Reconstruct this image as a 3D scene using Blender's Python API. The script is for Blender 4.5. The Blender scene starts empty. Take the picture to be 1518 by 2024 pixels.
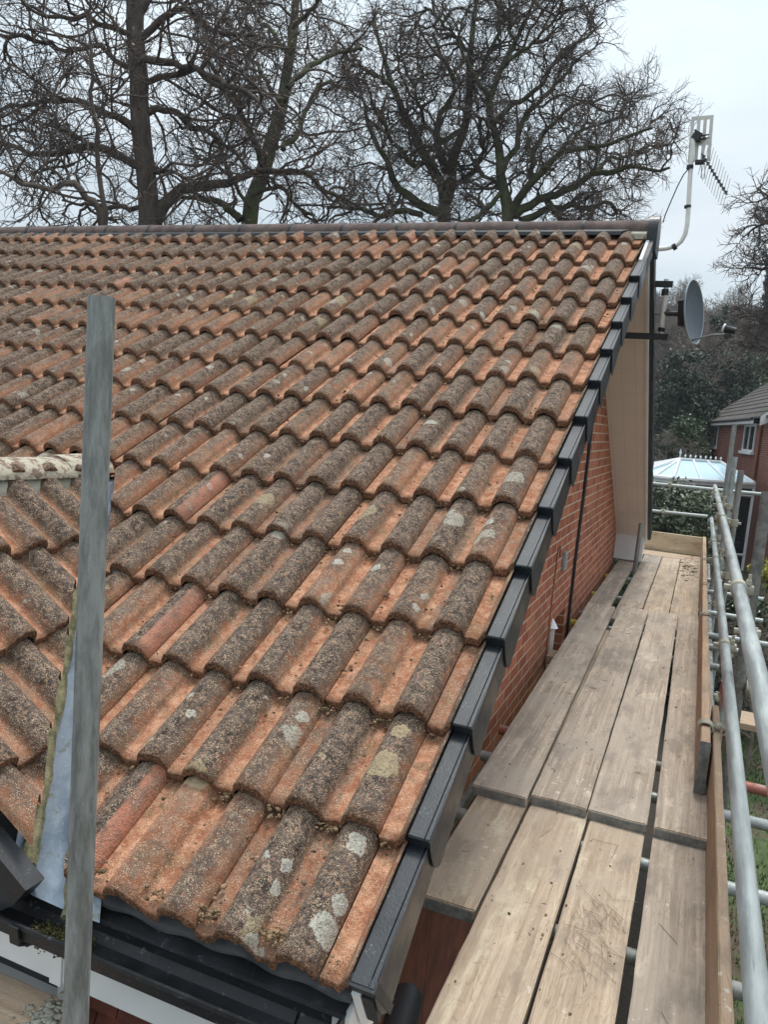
import bpy, bmesh, math, random
import numpy as np
from math import sin, cos, tan, radians, pi, sqrt
random.seed(7); rng = np.random.default_rng(11)
S = bpy.context.scene
COL = S.collection
# ------------------------------------------------------------------ camera
CAM = np.array([0.5202, -1.3332, 1.1198]); YAW, PITCH, ROLL, FPX = radians(21.667), radians(7.1687), radians(4.8624), 1558.06
TH = radians(30.178); G = 0.33333
cf = np.array([-sin(YAW)*cos(PITCH), cos(YAW)*cos(PITCH), -sin(PITCH)]); cr0 = np.array([cos(YAW), sin(YAW), 0.]); cu0 = np.cross(cr0, cf)
cr = cos(ROLL)*cr0 + sin(ROLL)*cu0; cu = -sin(ROLL)*cr0 + cos(ROLL)*cu0
cam_d = bpy.data.cameras.new('camera'); cam = bpy.data.objects.new('camera', cam_d); COL.objects.link(cam); S.camera = cam
from mathutils import Matrix, Vector
cam.matrix_world = Matrix(((cr[0], cu[0], -cf[0], CAM[0]), (cr[1], cu[1], -cf[1], CAM[1]), (cr[2], cu[2], -cf[2], CAM[2]), (0, 0, 0, 1)))
cam_d.sensor_fit = 'VERTICAL'; cam_d.sensor_height = 24; cam_d.lens = 24*FPX/2024; cam_d.clip_end = 2000; cam_d.clip_start = 0.02
# ------------------------------------------------------------------ world: overcast sky
W = bpy.data.worlds.new('World'); S.world = W; W.use_nodes = True
nt = W.node_tree; N = nt.nodes; L = nt.links; bg = N['Background']
SUN_EL, SUN_AZ = radians(48), radians(150)       # azimuth measured in the sky node's way
sky = N.new('ShaderNodeTexSky'); sky.sky_type = 'NISHITA'; sky.sun_disc = False; sky.sun_elevation = SUN_EL; sky.sun_rotation = SUN_AZ
scl = N.new('ShaderNodeVectorMath'); scl.operation = 'SCALE'; scl.inputs['Scale'].default_value = 0.10
L.new(sky.outputs[0], scl.inputs[0])
tc = N.new('ShaderNodeTexCoord'); sep = N.new('ShaderNodeSeparateXYZ'); L.new(tc.outputs['Generated'], sep.inputs[0])
mpn = N.new('ShaderNodeMapping'); mpn.inputs['Scale'].default_value = (1, 1, 3.0); L.new(tc.outputs['Generated'], mpn.inputs[0])
nz = N.new('ShaderNodeTexNoise'); nz.inputs['Scale'].default_value = 2.3; nz.inputs['Detail'].default_value = 4; nz.inputs['Roughness'].default_value = 0.5; L.new(mpn.outputs[0], nz.inputs[0])
cr_ = N.new('ShaderNodeValToRGB'); cr_.color_ramp.elements[0].position = 0.35; cr_.color_ramp.elements[0].color = (0.50, 0.60, 0.665, 1)
cr_.color_ramp.elements[1].position = 0.68; cr_.color_ramp.elements[1].color = (0.74, 0.80, 0.84, 1); L.new(nz.outputs[0], cr_.inputs[0])
mr = N.new('ShaderNodeMapRange'); mr.inputs[1].default_value = 0.25; mr.inputs[2].default_value = 1; mr.inputs[3].default_value = 1; mr.inputs[4].default_value = 2.4; L.new(sep.outputs[2], mr.inputs[0])
sc2 = N.new('ShaderNodeVectorMath'); sc2.operation = 'SCALE'; L.new(cr_.outputs[0], sc2.inputs[0]); L.new(mr.outputs[0], sc2.inputs['Scale'])
mx = N.new('ShaderNodeMix'); mx.data_type = 'RGBA'; mx.inputs[0].default_value = 0.9; L.new(scl.outputs[0], mx.inputs[6]); L.new(sc2.outputs[0], mx.inputs[7])
L.new(mx.outputs[2], bg.inputs[0]); bg.inputs[1].default_value = 1.0
sd = bpy.data.lights.new('sun', 'SUN'); sd.energy = 2.0; sd.angle = radians(13); sd.color = (1, .96, .9)
so = bpy.data.objects.new('sun', sd); COL.objects.link(so)
sdir = Vector((0.02, 0.34, 1.0))               # towards the bright part of the cloud, high over the roof
so.rotation_euler = sdir.to_track_quat('Z', 'Y').to_euler()
sky.sun_rotation = math.atan2(sdir.x, sdir.y); sky.sun_elevation = math.asin(sdir.normalized().z)
S.view_settings.view_transform = 'Standard'; S.view_settings.look = 'None'; S.view_settings.exposure = 0.28; S.view_settings.gamma = 1
S.render.engine = 'CYCLES'

# ------------------------------------------------------------------ material helpers
class MT:
    def __init__(s, name, base=(.5, .5, .5), rough=.6, metal=0, spec=None):
        s.m = bpy.data.materials.new(name); s.m.use_nodes = True; s.t = s.m.node_tree; s.b = s.t.nodes['Principled BSDF']
        s.b.inputs['Base Color'].default_value = (*base, 1); s.b.inputs['Roughness'].default_value = rough; s.b.inputs['Metallic'].default_value = metal
        if spec is not None: s.b.inputs['Specular IOR Level'].default_value = spec
        s.obj = None
    def n(s, t, **k):
        x = s.t.nodes.new(t)
        for a, v in k.items(): setattr(x, a, v)
        return x
    def l(s, a, b): s.t.links.new(a, b)
    def coord(s, scale=(1, 1, 1), rot=(0, 0, 0), rnd=False):
        if s.obj is None: s.obj = s.n('ShaderNodeTexCoord')
        o = s.obj.outputs['Object']
        if rnd:
            oi = s.n('ShaderNodeObjectInfo'); mu = s.n('ShaderNodeMath', operation='MULTIPLY'); mu.inputs[1].default_value = 37.3
            s.l(oi.outputs['Random'], mu.inputs[0]); ad = s.n('ShaderNodeVectorMath', operation='ADD'); s.l(o, ad.inputs[0]); s.l(mu.outputs[0], ad.inputs[1]); o = ad.outputs[0]
        m = s.n('ShaderNodeMapping'); m.inputs['Scale'].default_value = scale; m.inputs['Rotation'].default_value = rot; s.l(o, m.inputs[0]); return m.outputs[0]
    def noise(s, sc, det=3, rough=.55, vec=None, dist=0):
        x = s.n('ShaderNodeTexNoise'); x.inputs['Scale'].default_value = sc; x.inputs['Detail'].default_value = det; x.inputs['Roughness'].default_value = rough; x.inputs['Distortion'].default_value = dist
        s.l(vec if vec is not None else s.coord(), x.inputs['Vector']); return x.outputs['Fac']
    def vor(s, sc, vec=None, out='Distance'):
        x = s.n('ShaderNodeTexVoronoi'); x.inputs['Scale'].default_value = sc; s.l(vec if vec is not None else s.coord(), x.inputs['Vector']); return x.outputs[out]
    def math(s, op, a, b=None, c=None, clamp=False):
        x = s.n('ShaderNodeMath', operation=op); x.use_clamp = clamp
        for i, v in enumerate((a, b, c)):
            if v is None: continue
            if isinstance(v, (int, float)): x.inputs[i].default_value = v
            else: s.l(v, x.inputs[i])
        return x.outputs[0]
    def step(s, v, a, b, lo=0, hi=1):
        x = s.n('ShaderNodeMapRange', interpolation_type='SMOOTHSTEP'); s.l(v, x.inputs[0]); x.inputs[1].default_value = a; x.inputs[2].default_value = b; x.inputs[3].default_value = lo; x.inputs[4].default_value = hi; return x.outputs[0]
    def mix(s, f, a, b, mode='MIX'):
        x = s.n('ShaderNodeMix', data_type='RGBA', blend_type=mode)
        for i, v in ((0, f), (6, a), (7, b)):
            if isinstance(v, (int, float)): x.inputs[i].default_value = v
            elif isinstance(v, tuple): x.inputs[i].default_value = (*v, 1)
            else: s.l(v, x.inputs[i])
        return x.outputs[2]
    def attr(s, name):
        x = s.n('ShaderNodeAttribute', attribute_name=name); return x.outputs['Fac']
    def col(s, c): s.l(c, s.b.inputs['Base Color'])
    def rgh(s, c): s.l(c, s.b.inputs['Roughness'])
    def bump(s, h, dist=.01, strength=1.0):
        x = s.n('ShaderNodeBump'); x.inputs['Distance'].default_value = dist; x.inputs['Strength'].default_value = strength; s.l(h, x.inputs['Height']); s.l(x.outputs[0], s.b.inputs['Normal'])

def simple(name, c1, c2, rough=.6, metal=0, sc=8, bsc=60, bd=.002, det=4, spec=None, rnd=False, vscale=(1, 1, 1)):
    m = MT(name, c1, rough, metal, spec); v = m.coord(vscale, rnd=rnd); f = m.step(m.noise(sc, det, .6, v), .35, .65)
    m.col(m.mix(f, c1, c2))
    if bd: m.bump(m.noise(bsc, 4, .6, v), bd)
    return m.m

def tile_mat():
    m = MT('clay_tile', rough=.93, spec=.25); hh, rr, red, edge = m.attr('hh'), m.attr('rr'), m.attr('red'), m.attr('edge')
    n1 = m.noise(5, 3, .6); n2 = m.noise(28, 4, .7); n3 = m.noise(150, 2, .7); n4 = m.noise(420, 1, .5)
    org = m.mix(m.step(n2, .35, .68), (.33, .130, .068), (.62, .325, .20))
    org = m.mix(m.step(n3, .52, .7, 0, .55), org, (.27, .13, .07))
    org = m.mix(m.step(m.noise(9, 3, .6), .52, .66, 0, .6), org, (.22, .14, .075))      # dirt lying in the pans
    # dark weathering sits on the crests
    f = m.math('ADD', m.math('MULTIPLY', hh, .62), m.math('MULTIPLY', rr, .50))
    f = m.math('ADD', f, m.math('MULTIPLY', n1, .55)); f = m.math('ADD', f, m.math('MULTIPLY', n2, .95)); f = m.math('ADD', f, m.math('MULTIPLY', n3, .5))
    dk = m.step(f, 1.17, 1.70)
    dark = m.mix(m.step(n2, .35, .65), (.036, .029, .026), (.132, .096, .077))
    dark = m.mix(m.step(n3, .53, .66, 0, .85), dark, (.27, .175, .12)); dark = m.mix(m.step(m.noise(75, 3, .7), .53, .65, 0, .75), dark, (.34, .20, .13))
    c = m.mix(dk, org, dark)
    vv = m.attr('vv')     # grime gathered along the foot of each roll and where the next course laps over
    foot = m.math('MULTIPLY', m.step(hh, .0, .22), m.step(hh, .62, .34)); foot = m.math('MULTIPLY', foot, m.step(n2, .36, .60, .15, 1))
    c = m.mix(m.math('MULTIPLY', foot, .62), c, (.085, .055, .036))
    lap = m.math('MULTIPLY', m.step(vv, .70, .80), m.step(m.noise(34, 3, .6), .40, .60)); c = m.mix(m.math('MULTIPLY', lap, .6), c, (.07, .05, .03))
    # pale sandy granules
    gr = m.math('MULTIPLY', m.step(n4, .57, .63), m.step(m.noise(40, 3, .7), .40, .58))
    c = m.mix(m.math('MULTIPLY', gr, .85), c, (.66, .50, .34))
    pit = m.step(m.vor(160), .10, .02, 0, 1); pit = m.math('MULTIPLY', pit, m.step(m.noise(16, 2), .5, .6))
    c = m.mix(m.math('MULTIPLY', pit, .8), c, (.03, .02, .015))
    # round lichen blotches
    wv = m.n('ShaderNodeVectorMath', operation='MULTIPLY_ADD'); nv = m.n('ShaderNodeTexNoise'); nv.inputs['Scale'].default_value = 38; nv.inputs['Detail'].default_value = 4; m.l(m.coord(), nv.inputs[0])
    m.l(nv.outputs['Color'], wv.inputs[0]); wv.inputs[1].default_value = (.035, .035, .035); m.l(m.coord(), wv.inputs[2])
    def lich(sc, r0, r1, thr, colr, c, amt=.9, off=0):
        v = m.n('ShaderNodeTexVoronoi'); v.inputs['Scale'].default_value = sc
        if off:
            ad = m.n('ShaderNodeVectorMath', operation='ADD'); m.l(wv.outputs[0], ad.inputs[0]); ad.inputs[1].default_value = (off, off, off); m.l(ad.outputs[0], v.inputs['Vector'])
        else: m.l(wv.outputs[0], v.inputs['Vector'])
        sp = m.n('ShaderNodeSeparateColor'); m.l(v.outputs['Color'], sp.inputs[0])
        rad = m.math('ADD', m.math('MULTIPLY', sp.outputs[1], r1-r0), r0)
        ins = m.step(m.math('SUBTRACT', rad, v.outputs['Distance']), 0, .05)
        k = m.math('MULTIPLY', ins, m.math('GREATER_THAN', sp.outputs[0], thr))
        k = m.math('MULTIPLY', k, m.step(n3, .36, .52, .25, 1)); k = m.math('MULTIPLY', k, m.step(hh, .25, .55))
        return m.mix(m.math('MULTIPLY', k, amt), c, colr), k
    c, k1 = lich(7.5, .16, .36, .87, (.40, .36, .29), c)
    c, k1b = lich(3.6, .10, .16, .80, (.42, .38, .31), c, .75, 1.9)
    c, k2 = lich(17.0, .10, .36, .89, (.50, .46, .39), c, .75, 3.3)
    c, k3 = lich(5.0, .2, .40, .94, (.42, .34, .21), c, .65, 7.7)
    # single large lichen rosettes, each at its own spot on the roof (x, y, z, radius)
    ROS = [(2.264,0.120,4.056,0.016),(2.260,0.170,4.085,0.018),(2.212,0.171,4.085,0.017),(2.404,0.077,4.031,0.036),(2.419,0.132,4.063,0.026),(2.280,0.007,3.990,0.030),(2.228,0.048,4.014,0.028),(2.394,0.253,4.133,0.026),(1.743,0.337,4.182,0.024),(1.749,0.491,4.272,0.014),(2.102,0.510,4.283,0.020),(1.920,1.048,4.596,0.024),(1.923,1.115,4.634,0.018),(2.065,1.055,4.600,0.022),(2.204,1.366,4.781,0.020),(2.186,1.243,4.709,0.022),(2.353,1.341,4.766,0.026),(2.356,1.239,4.707,0.026),(1.919,1.888,5.084,0.030),(1.503,2.379,5.370,0.028),(1.811,2.924,5.687,0.030),(1.524,2.967,5.712,0.030),(1.196,1.346,4.769,0.020),(1.433,0.638,4.357,0.026),(2.270,0.987,4.560,0.014),(2.252,0.971,4.551,0.018),(1.303,0.950,4.539,0.012)]
    ROSY = [(1.920,0.295,4.158,0.040),(2.373,0.434,4.238,0.046),(2.375,0.536,4.298,0.026),(2.223,0.411,4.225,0.022)]
    for lst, colr in ((ROS, (.47, .44, .37)), (ROSY, (.40, .31, .19))):
        acc = None
        for (px_, py_, pz_, rad_) in lst:
            dn = m.n('ShaderNodeVectorMath', operation='DISTANCE'); m.l(wv.outputs[0], dn.inputs[0]); dn.inputs[1].default_value = (px_+.0175, py_+.0175, pz_+.0175)
            q = m.math('SUBTRACT', 1.0, m.math('DIVIDE', dn.outputs['Value'], rad_)); acc = q if acc is None else m.math('MAXIMUM', acc, q)
        k = m.math('MULTIPLY', m.step(acc, .0, .10), m.step(n3, .34, .50, .35, 1)); ringk = m.math('MULTIPLY', m.step(acc, .62, .50), m.step(acc, .28, .42))
        c = m.mix(m.math('MULTIPLY', k, .88), c, m.mix(m.math('MULTIPLY', ringk, .5), colr, tuple(v_*.62 for v_ in colr)))
    # broken smooth strips of bare clay
    c = m.mix(m.math('MULTIPLY', red, m.math('MULTIPLY', m.step(n3, .64, .50, .15, .85), m.step(m.noise(14, 4, .7), .62, .46, .35, 1))), c, m.mix(n2, (.42, .15, .085), (.58, .25, .16)))
    c = m.mix(m.math('MULTIPLY', edge, .85), c, m.mix(m.step(n3, .42, .62), (.07, .038, .022), (.30, .135, .07)))
    m.col(c); m.rgh(m.math('SUBTRACT', .95, m.math('MULTIPLY', red, .4)))
    h = m.math('ADD', m.math('MULTIPLY', n3, .5), m.math('MULTIPLY', n4, .35)); h = m.math('ADD', h, m.math('MULTIPLY', n2, .8)); h = m.math('ADD', h, m.math('MULTIPLY', k1, .12))
    m.bump(h, .010, 1.0)
    return m.m

def board_mat(name, a, b, grey, kk=0, axis=1):
    m = MT(name, rough=.82, spec=.3); s = [26, 26, 26]; s[axis] = .7; v = m.coord(tuple(s), rnd=True); vo = m.coord(rnd=True)
    g = m.noise(1.6, 5, .65, v, .6); fine = m.noise(6, 4, .7, v)
    c = m.mix(m.step(g, .30, .72), a, b); c = m.mix(m.step(fine, .50, .70, 0, .42), c, tuple(x*.5 for x in a)); ring = m.noise(1.1, 2, .5, m.coord(tuple((9 if k_ != axis else 1.1) for k_ in range(3)), rnd=True), 2.2); ring = m.step(m.math('ABSOLUTE', m.math('SUBTRACT', m.math('FRACT', m.math('MULTIPLY', ring, 17)), .5)), .0, .16, 1, 0); c = m.mix(m.math('MULTIPLY', ring, .45), c, tuple(x*.6 for x in a))
    big = m.noise(2.2, 4, .6, vo); c = m.mix(m.math('MULTIPLY', m.step(big, .40, .64), .75), c, grey)
    s2 = [30, 30, 30]; s2[axis] = 22; sp = m.noise(1.2, 3, .6, m.coord(tuple(s2), rnd=True)); c = m.mix(m.math('MULTIPLY', m.step(sp, .63, .70, 0, .75), m.step(m.noise(2.7, 1, .5, vo), .48, .6)), c, (.62, .55, .46))
    bl = m.noise(7, 5, .7, m.coord((1, .35, 1) if axis == 1 else (.35, 1, 1), rnd=True)); c = m.mix(m.step(bl, .50, .64, 0, .7), c, tuple(x*.62 for x in grey)); c = m.mix(m.step(bl, .44, .30, 0, .45), c, tuple(min(.7, x*1.35) for x in b))
    k = m.vor(5.3, vo); knot = m.math('MULTIPLY', m.step(k, .14, .06), m.step(m.noise(1.9, 0, .5, vo), .50, .55)); c = m.mix(m.math('MULTIPLY', knot, .75), c, (.14, .09, .06))
    ink = m.math('MULTIPLY', m.step(m.noise(30, 3, .6, vo, 1.5), .66, .69), m.step(m.noise(1.7, 2, .5, vo), .60, .66)); c = m.mix(m.math('MULTIPLY', ink, .85), c, (.035, .03, .03))
    dot = m.step(m.vor(34, vo), .09, .05); dot = m.math('MULTIPLY', dot, m.step(m.noise(7, 1, .5, vo), .54, .6)); c = m.mix(m.math('MULTIPLY', dot, .8), c, (.06, .045, .035))
    oi = m.n('ShaderNodeObjectInfo'); hs = m.n('ShaderNodeHueSaturation'); m.l(c, hs.inputs['Color']); m.l(m.math('ADD', m.math('MULTIPLY', oi.outputs['Random'], .30), .88), hs.inputs['Value']); hs.inputs['Saturation'].default_value = 1.0
    m.col(hs.outputs[0]); m.bump(m.math('ADD', g, m.math('MULTIPLY', fine, .6)), .002, .7); return m.m

def brick_mat(name, tx, ty, c1=(.29, .082, .045), c2=(.47, .165, .09), mort=(.53, .41, .31), sc=1.0):
    m = MT(name, rough=.88, spec=.25); p = m.coord()
    d = m.n('ShaderNodeVectorMath', operation='DOT_PRODUCT'); m.l(p, d.inputs[0]); d.inputs[1].default_value = (tx, ty, 0)
    sp = m.n('ShaderNodeSeparateXYZ'); m.l(p, sp.inputs[0]); cb = m.n('ShaderNodeCombineXYZ'); m.l(d.outputs['Value'], cb.inputs[0]); m.l(sp.outputs[2], cb.inputs[1])
    b = m.n('ShaderNodeTexBrick'); b.inputs['Scale'].default_value = sc; b.inputs['Brick Width'].default_value = .225; b.inputs['Row Height'].default_value = .075; b.inputs['Mortar Size'].default_value = .0062
    b.inputs['Mortar Smooth'].default_value = .15; b.inputs['Bias'].default_value = -.1; m.l(cb.outputs[0], b.inputs['Vector'])
    n2 = m.noise(22, 4, .7); b.inputs['Color1'].default_value = (*c1, 1); b.inputs['Color2'].default_value = (*c2, 1); b.inputs['Mortar'].default_value = (*mort, 1)
    c = m.mix(m.step(n2, .4, .75, 0, .5), b.outputs['Color'], (.22, .065, .035)); c = m.mix(m.step(m.noise(1.7, 4, .6), .52, .68, 0, .45), c, (.25, .13, .07))
    m.col(c); m.bump(m.math('SUBTRACT', m.math('MULTIPLY', n2, .25), b.outputs['Fac']), .006, .8); return m.m

def metal_mat(name, a, b, rough=.42, metal=.65, rust=None, vs=(5, .5, 5)):
    m = MT(name, a, rough, metal); v = m.coord(vs, rnd=True); n1 = m.noise(5, 5, .7, v); n2 = m.noise(22, 3, .6, v)
    c = m.mix(m.step(n1, .35, .65), a, b); c = m.mix(m.step(n2, .62, .74, 0, .25), c, (.62, .64, .63)); c = m.mix(m.step(m.noise(12, 4, .7, v), .60, .70, 0, .5), c, (.16, .165, .16))
    if rust: c = m.mix(m.step(m.noise(3.2, 4, .65), .40, .52), c, rust)
    m.col(c); m.rgh(m.step(n1, .3, .7, rough-.08, rough+.22)); m.bump(n2, .0012, .6); return m.m

def foliage_mat(name, a, b, rough=.6, tr=.0):
    m = MT(name, a, rough, spec=.4); r = m.attr('lr'); c = m.mix(r, a, b); m.col(c)
    return m.m

M = {}
M['tile'] = tile_mat()
def scuffed(name, a, b, rough):
    m = MT(name, a, rough, 0, .45); n1 = m.noise(7, 4, .6); n2 = m.noise(3.1, 3, .7, m.coord((14, 3, 14))); n3 = m.noise(90, 3, .7)
    c = m.mix(m.step(n1, .35, .65), a, b); c = m.mix(m.math('MULTIPLY', m.step(n2, .60, .68), m.step(n3, .46, .6)), c, tuple(x*3.2+.03 for x in b)); c = m.mix(m.step(n3, .66, .70, 0, .5), c, (.20, .17, .14))
    m.col(c); m.rgh(m.step(n1, .3, .7, rough-.06, rough+.18)); m.bump(m.noise(140, 2), .0005); return m.m
M['black'] = scuffed('black_plastic', (.009, .010, .012), (.020, .022, .025), .48)
M['capgrey'] = scuffed('slate_grey_plastic', (.009, .011, .014), (.017, .021, .027), .34)
M['white'] = simple('white_plastic', (.78, .79, .80), (.70, .71, .72), .35, sc=3, bd=0)
M['soffit'] = simple('soffit_board', (.62, .50, .43), (.56, .45, .385), .6, sc=2, bd=0)
m = MT('soffit_board', rough=.55); sp_ = m.n('ShaderNodeSeparateXYZ'); m.l(m.coord(), sp_.inputs[0]); cb_ = m.n('ShaderNodeCombineXYZ'); m.l(sp_.outputs[1], cb_.inputs[0]); m.l(sp_.outputs[0], cb_.inputs[1])
b_ = m.n('ShaderNodeTexBrick'); b_.offset = 0; b_.inputs['Scale'].default_value = 1; b_.inputs['Brick Width'].default_value = .30; b_.inputs['Row Height'].default_value = .11; b_.inputs['Mortar Size'].default_value = .0022; m.l(cb_.outputs[0], b_.inputs[0])
b_.inputs['Color1'].default_value = (.76, .69, .65, 1); b_.inputs['Color2'].default_value = (.73, .66, .62, 1); b_.inputs['Mortar'].default_value = (.60, .53, .49, 1); m.col(m.mix(m.step(m.noise(3, 4), .4, .7, 0, .35), b_.outputs[0], (.64, .57, .53))); M['soffit'] = m.m
M['ridge'] = simple('ridge_concrete', (.085, .058, .052), (.135, .098, .088), .85, sc=12, bsc=120, bd=.003, spec=.3)
M['mortar'] = simple('mortar', (.30, .29, .23), (.42, .40, .33), .95, sc=14, bsc=60, bd=.006)
m = MT('valley_sheet', rough=.4, metal=.1); c = m.mix(m.step(m.noise(7, 4, .65), .35, .65), (.17, .215, .27), (.28, .33, .39)); c = m.mix(m.step(m.noise(24, 5, .75), .56, .68, 0, .75), c, (.17, .16, .09)); c = m.mix(m.step(m.noise(90, 3, .7), .62, .68, 0, .6), c, (.42, .43, .40)); m.col(c); m.bump(m.noise(9, 4, .6), .008); M['lead'] = m.m
M['mossy'] = simple('mossy_mortar', (.10, .095, .045), (.24, .21, .12), .95, sc=22, bsc=90, bd=.008)
M['felt'] = simple('eaves_felt', (.06, .062, .066), (.11, .112, .116), .75, sc=14, bd=.002)
M['brick'] = brick_mat('gable_brick', 0, 1)
M['brickx'] = brick_mat('front_brick', 1, 0, (.20, .05, .03), (.27, .075, .04), (.22, .12, .08))
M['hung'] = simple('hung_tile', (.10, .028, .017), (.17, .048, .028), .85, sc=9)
M['steel'] = metal_mat('galvanised_steel', (.27, .29, .285), (.40, .42, .41), .5, .5)
M['steeld'] = metal_mat('dull_galvanised_steel', (.155, .158, .148), (.33, .335, .32), .6, .4, vs=(7, 7, 1.3))
M['steelp'] = metal_mat('painted_rusty_steel', (.40, .42, .41), (.26, .27, .25), .6, .3, (.36, .13, .10))
M['dirty'] = metal_mat('dirty_steel', (.10, .095, .085), (.22, .21, .19), .8, .1)
M['coupler'] = metal_mat('coupler_steel', (.32, .30, .24), (.45, .42, .34), .55, .5)
M['rusty'] = simple('rusty_bolt', (.22, .09, .05), (.34, .17, .10), .8, .3, sc=40)
M['board'] = board_mat('weathered_board', (.25, .20, .155), (.50, .41, .325), (.34, .29, .24))
M['boardw'] = board_mat('warm_board', (.34, .25, .175), (.59, .465, .345), (.42, .34, .26))
M['boardx'] = board_mat('warm_board_across', (.36, .25, .17), (.50, .38, .27), (.36, .28, .21), axis=0)
M['toe'] = board_mat('toe_board_wood', (.38, .24, .15), (.52, .36, .24), (.42, .30, .21))
M['toex'] = board_mat('far_toe_board_wood', (.42, .31, .20), (.56, .44, .30), (.42, .33, .23), axis=0)
M['band'] = simple('hoop_iron', (.16, .17, .17), (.27, .28, .27), .6, .5, sc=30)
M['yellow'] = simple('yellow_plastic', (.55, .42, .04), (.42, .33, .05), .5, sc=30, bd=0)
M['dish'] = simple('dish_metal', (.050, .060, .080), (.062, .074, .095), .42, .0, sc=5, bd=0)
M['dishrim'] = simple('dish_rim', (.22, .26, .27), (.3, .34, .35), .4, .3, sc=5, bd=0)
M['aerial'] = simple('aerial_grey', (.50, .49, .45), (.58, .57, .53), .5, sc=10, bd=0)
M['mast'] = simple('mast_alloy', (.62, .60, .56), (.72, .70, .66), .4, .1, sc=14, bd=0)
M['glass'] = MT('window_glass', (.02, .025, .03), .08, spec=.8).m
M['curtain'] = simple('frosted_glass', (.18, .20, .21), (.32, .34, .35), .25, sc=3, bd=0)
M['roofglass'] = MT('conservatory_glass', (.50, .70, .80), .12, spec=.8).m
M['barkA'] = simple('dark_bark', (.055, .042, .034), (.105, .082, .066), .95, sc=6, bsc=22, bd=.03, vscale=(1, 1, .3))
M['barkM'] = simple('mossy_bark', (.050, .046, .030), (.080, .095, .035), .95, sc=2.2, bsc=22, bd=.03)
M['twig'] = simple('twig_bark', (.075, .056, .046), (.115, .088, .072), .95, sc=4, bd=0)
M['twigl'] = simple('pale_twig_bark', (.125, .10, .082), (.18, .145, .12), .95, sc=3, bd=0)
M['twigg'] = simple('green_brown_twig', (.16, .13, .09), (.22, .19, .12), .95, sc=3, bd=0)
M['deadleaf'] = foliage_mat('withered_leaves', (.10, .05, .038), (.19, .10, .075))
M['leafd'] = foliage_mat('dark_evergreen', (.012, .026, .014), (.040, .066, .030), .5)
M['leafm'] = foliage_mat('mid_evergreen', (.035, .06, .025), (.10, .14, .055), .5)
M['leafb'] = foliage_mat('laurel_leaves', (.022, .036, .018), (.17, .19, .11), .35)
M['leafo'] = foliage_mat('conifer_needles', (.016, .030, .026), (.035, .055, .042), .7)
M['moss'] = foliage_mat('dark_moss', (.035, .035, .012), (.13, .115, .04), .95)
M['leafy'] = foliage_mat('yellow_shrub', (.30, .28, .05), (.45, .42, .08))
M['needle'] = simple('dry_needle', (.19, .15, .11), (.26, .21, .16), .8, sc=5, bd=0)
M['debris'] = foliage_mat('roof_debris', (.045, .038, .018), (.30, .19, .105), .95)

# ------------------------------------------------------------------ mesh helpers
WL = {}
def wloc(o): return WL.get(o.name, Vector((0, 0, 0))) if o else Vector((0, 0, 0))
def link(o, parent=None, loc=None):
    COL.objects.link(o)
    if parent is not None: o.parent = parent
    return o
def tag(o, label=None, cat=None, group=None, kind=None):
    for k, v in (('label', label), ('category', cat), ('group', group), ('kind', kind)):
        if v: o[k] = v
    return o
def empty(name, loc, label, cat, group=None):
    o = bpy.data.objects.new(name, None); o.empty_display_size = .1; o.location = loc; COL.objects.link(o); WL[o.name] = Vector(loc); return tag(o, label, cat, group)
def npmesh(name, V, F, mat, parent=None, smooth=True, attrs=None, origin=None, mat_idx=None):
    """V (n,3) world coordinates; F (m,4) or list of index tuples -> ONE mesh object"""
    V = np.asarray(V, dtype=np.float64)
    if parent is not None: base = np.array(wloc(parent)); org = base
    else:
        org = np.array(origin) if origin is not None else np.array([(V[:, 0].min()+V[:, 0].max())/2, (V[:, 1].min()+V[:, 1].max())/2, V[:, 2].min()])
    me = bpy.data.meshes.new(name)
    if isinstance(F, np.ndarray):
        n, k = F.shape; me.vertices.add(len(V)); me.vertices.foreach_set('co', (V-org).astype(np.float32).ravel())
        me.loops.add(n*k); me.loops.foreach_set('vertex_index', F.astype(np.int32).ravel()); me.polygons.add(n)
        me.polygons.foreach_set('loop_start', np.arange(0, n*k, k, dtype=np.int32)); me.polygons.foreach_set('loop_total', np.full(n, k, dtype=np.int32))
        me.update(calc_edges=True)
    else:
        me.from_pydata([tuple(v) for v in (V-org)], [], F); me.update()
    if smooth: me.polygons.foreach_set('use_smooth', np.ones(len(me.polygons), dtype=bool))
    if attrs:
        for an, av in attrs.items():
            a = me.attributes.new(an, 'FLOAT', 'POINT'); a.data.foreach_set('value', np.asarray(av, dtype=np.float32))
    me.materials.append(mat)
    o = bpy.data.objects.new(name, me); link(o, parent)
    if parent is None: o.location = org
    WL[o.name] = Vector(org) if parent is None else Vector(org)
    return o
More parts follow.
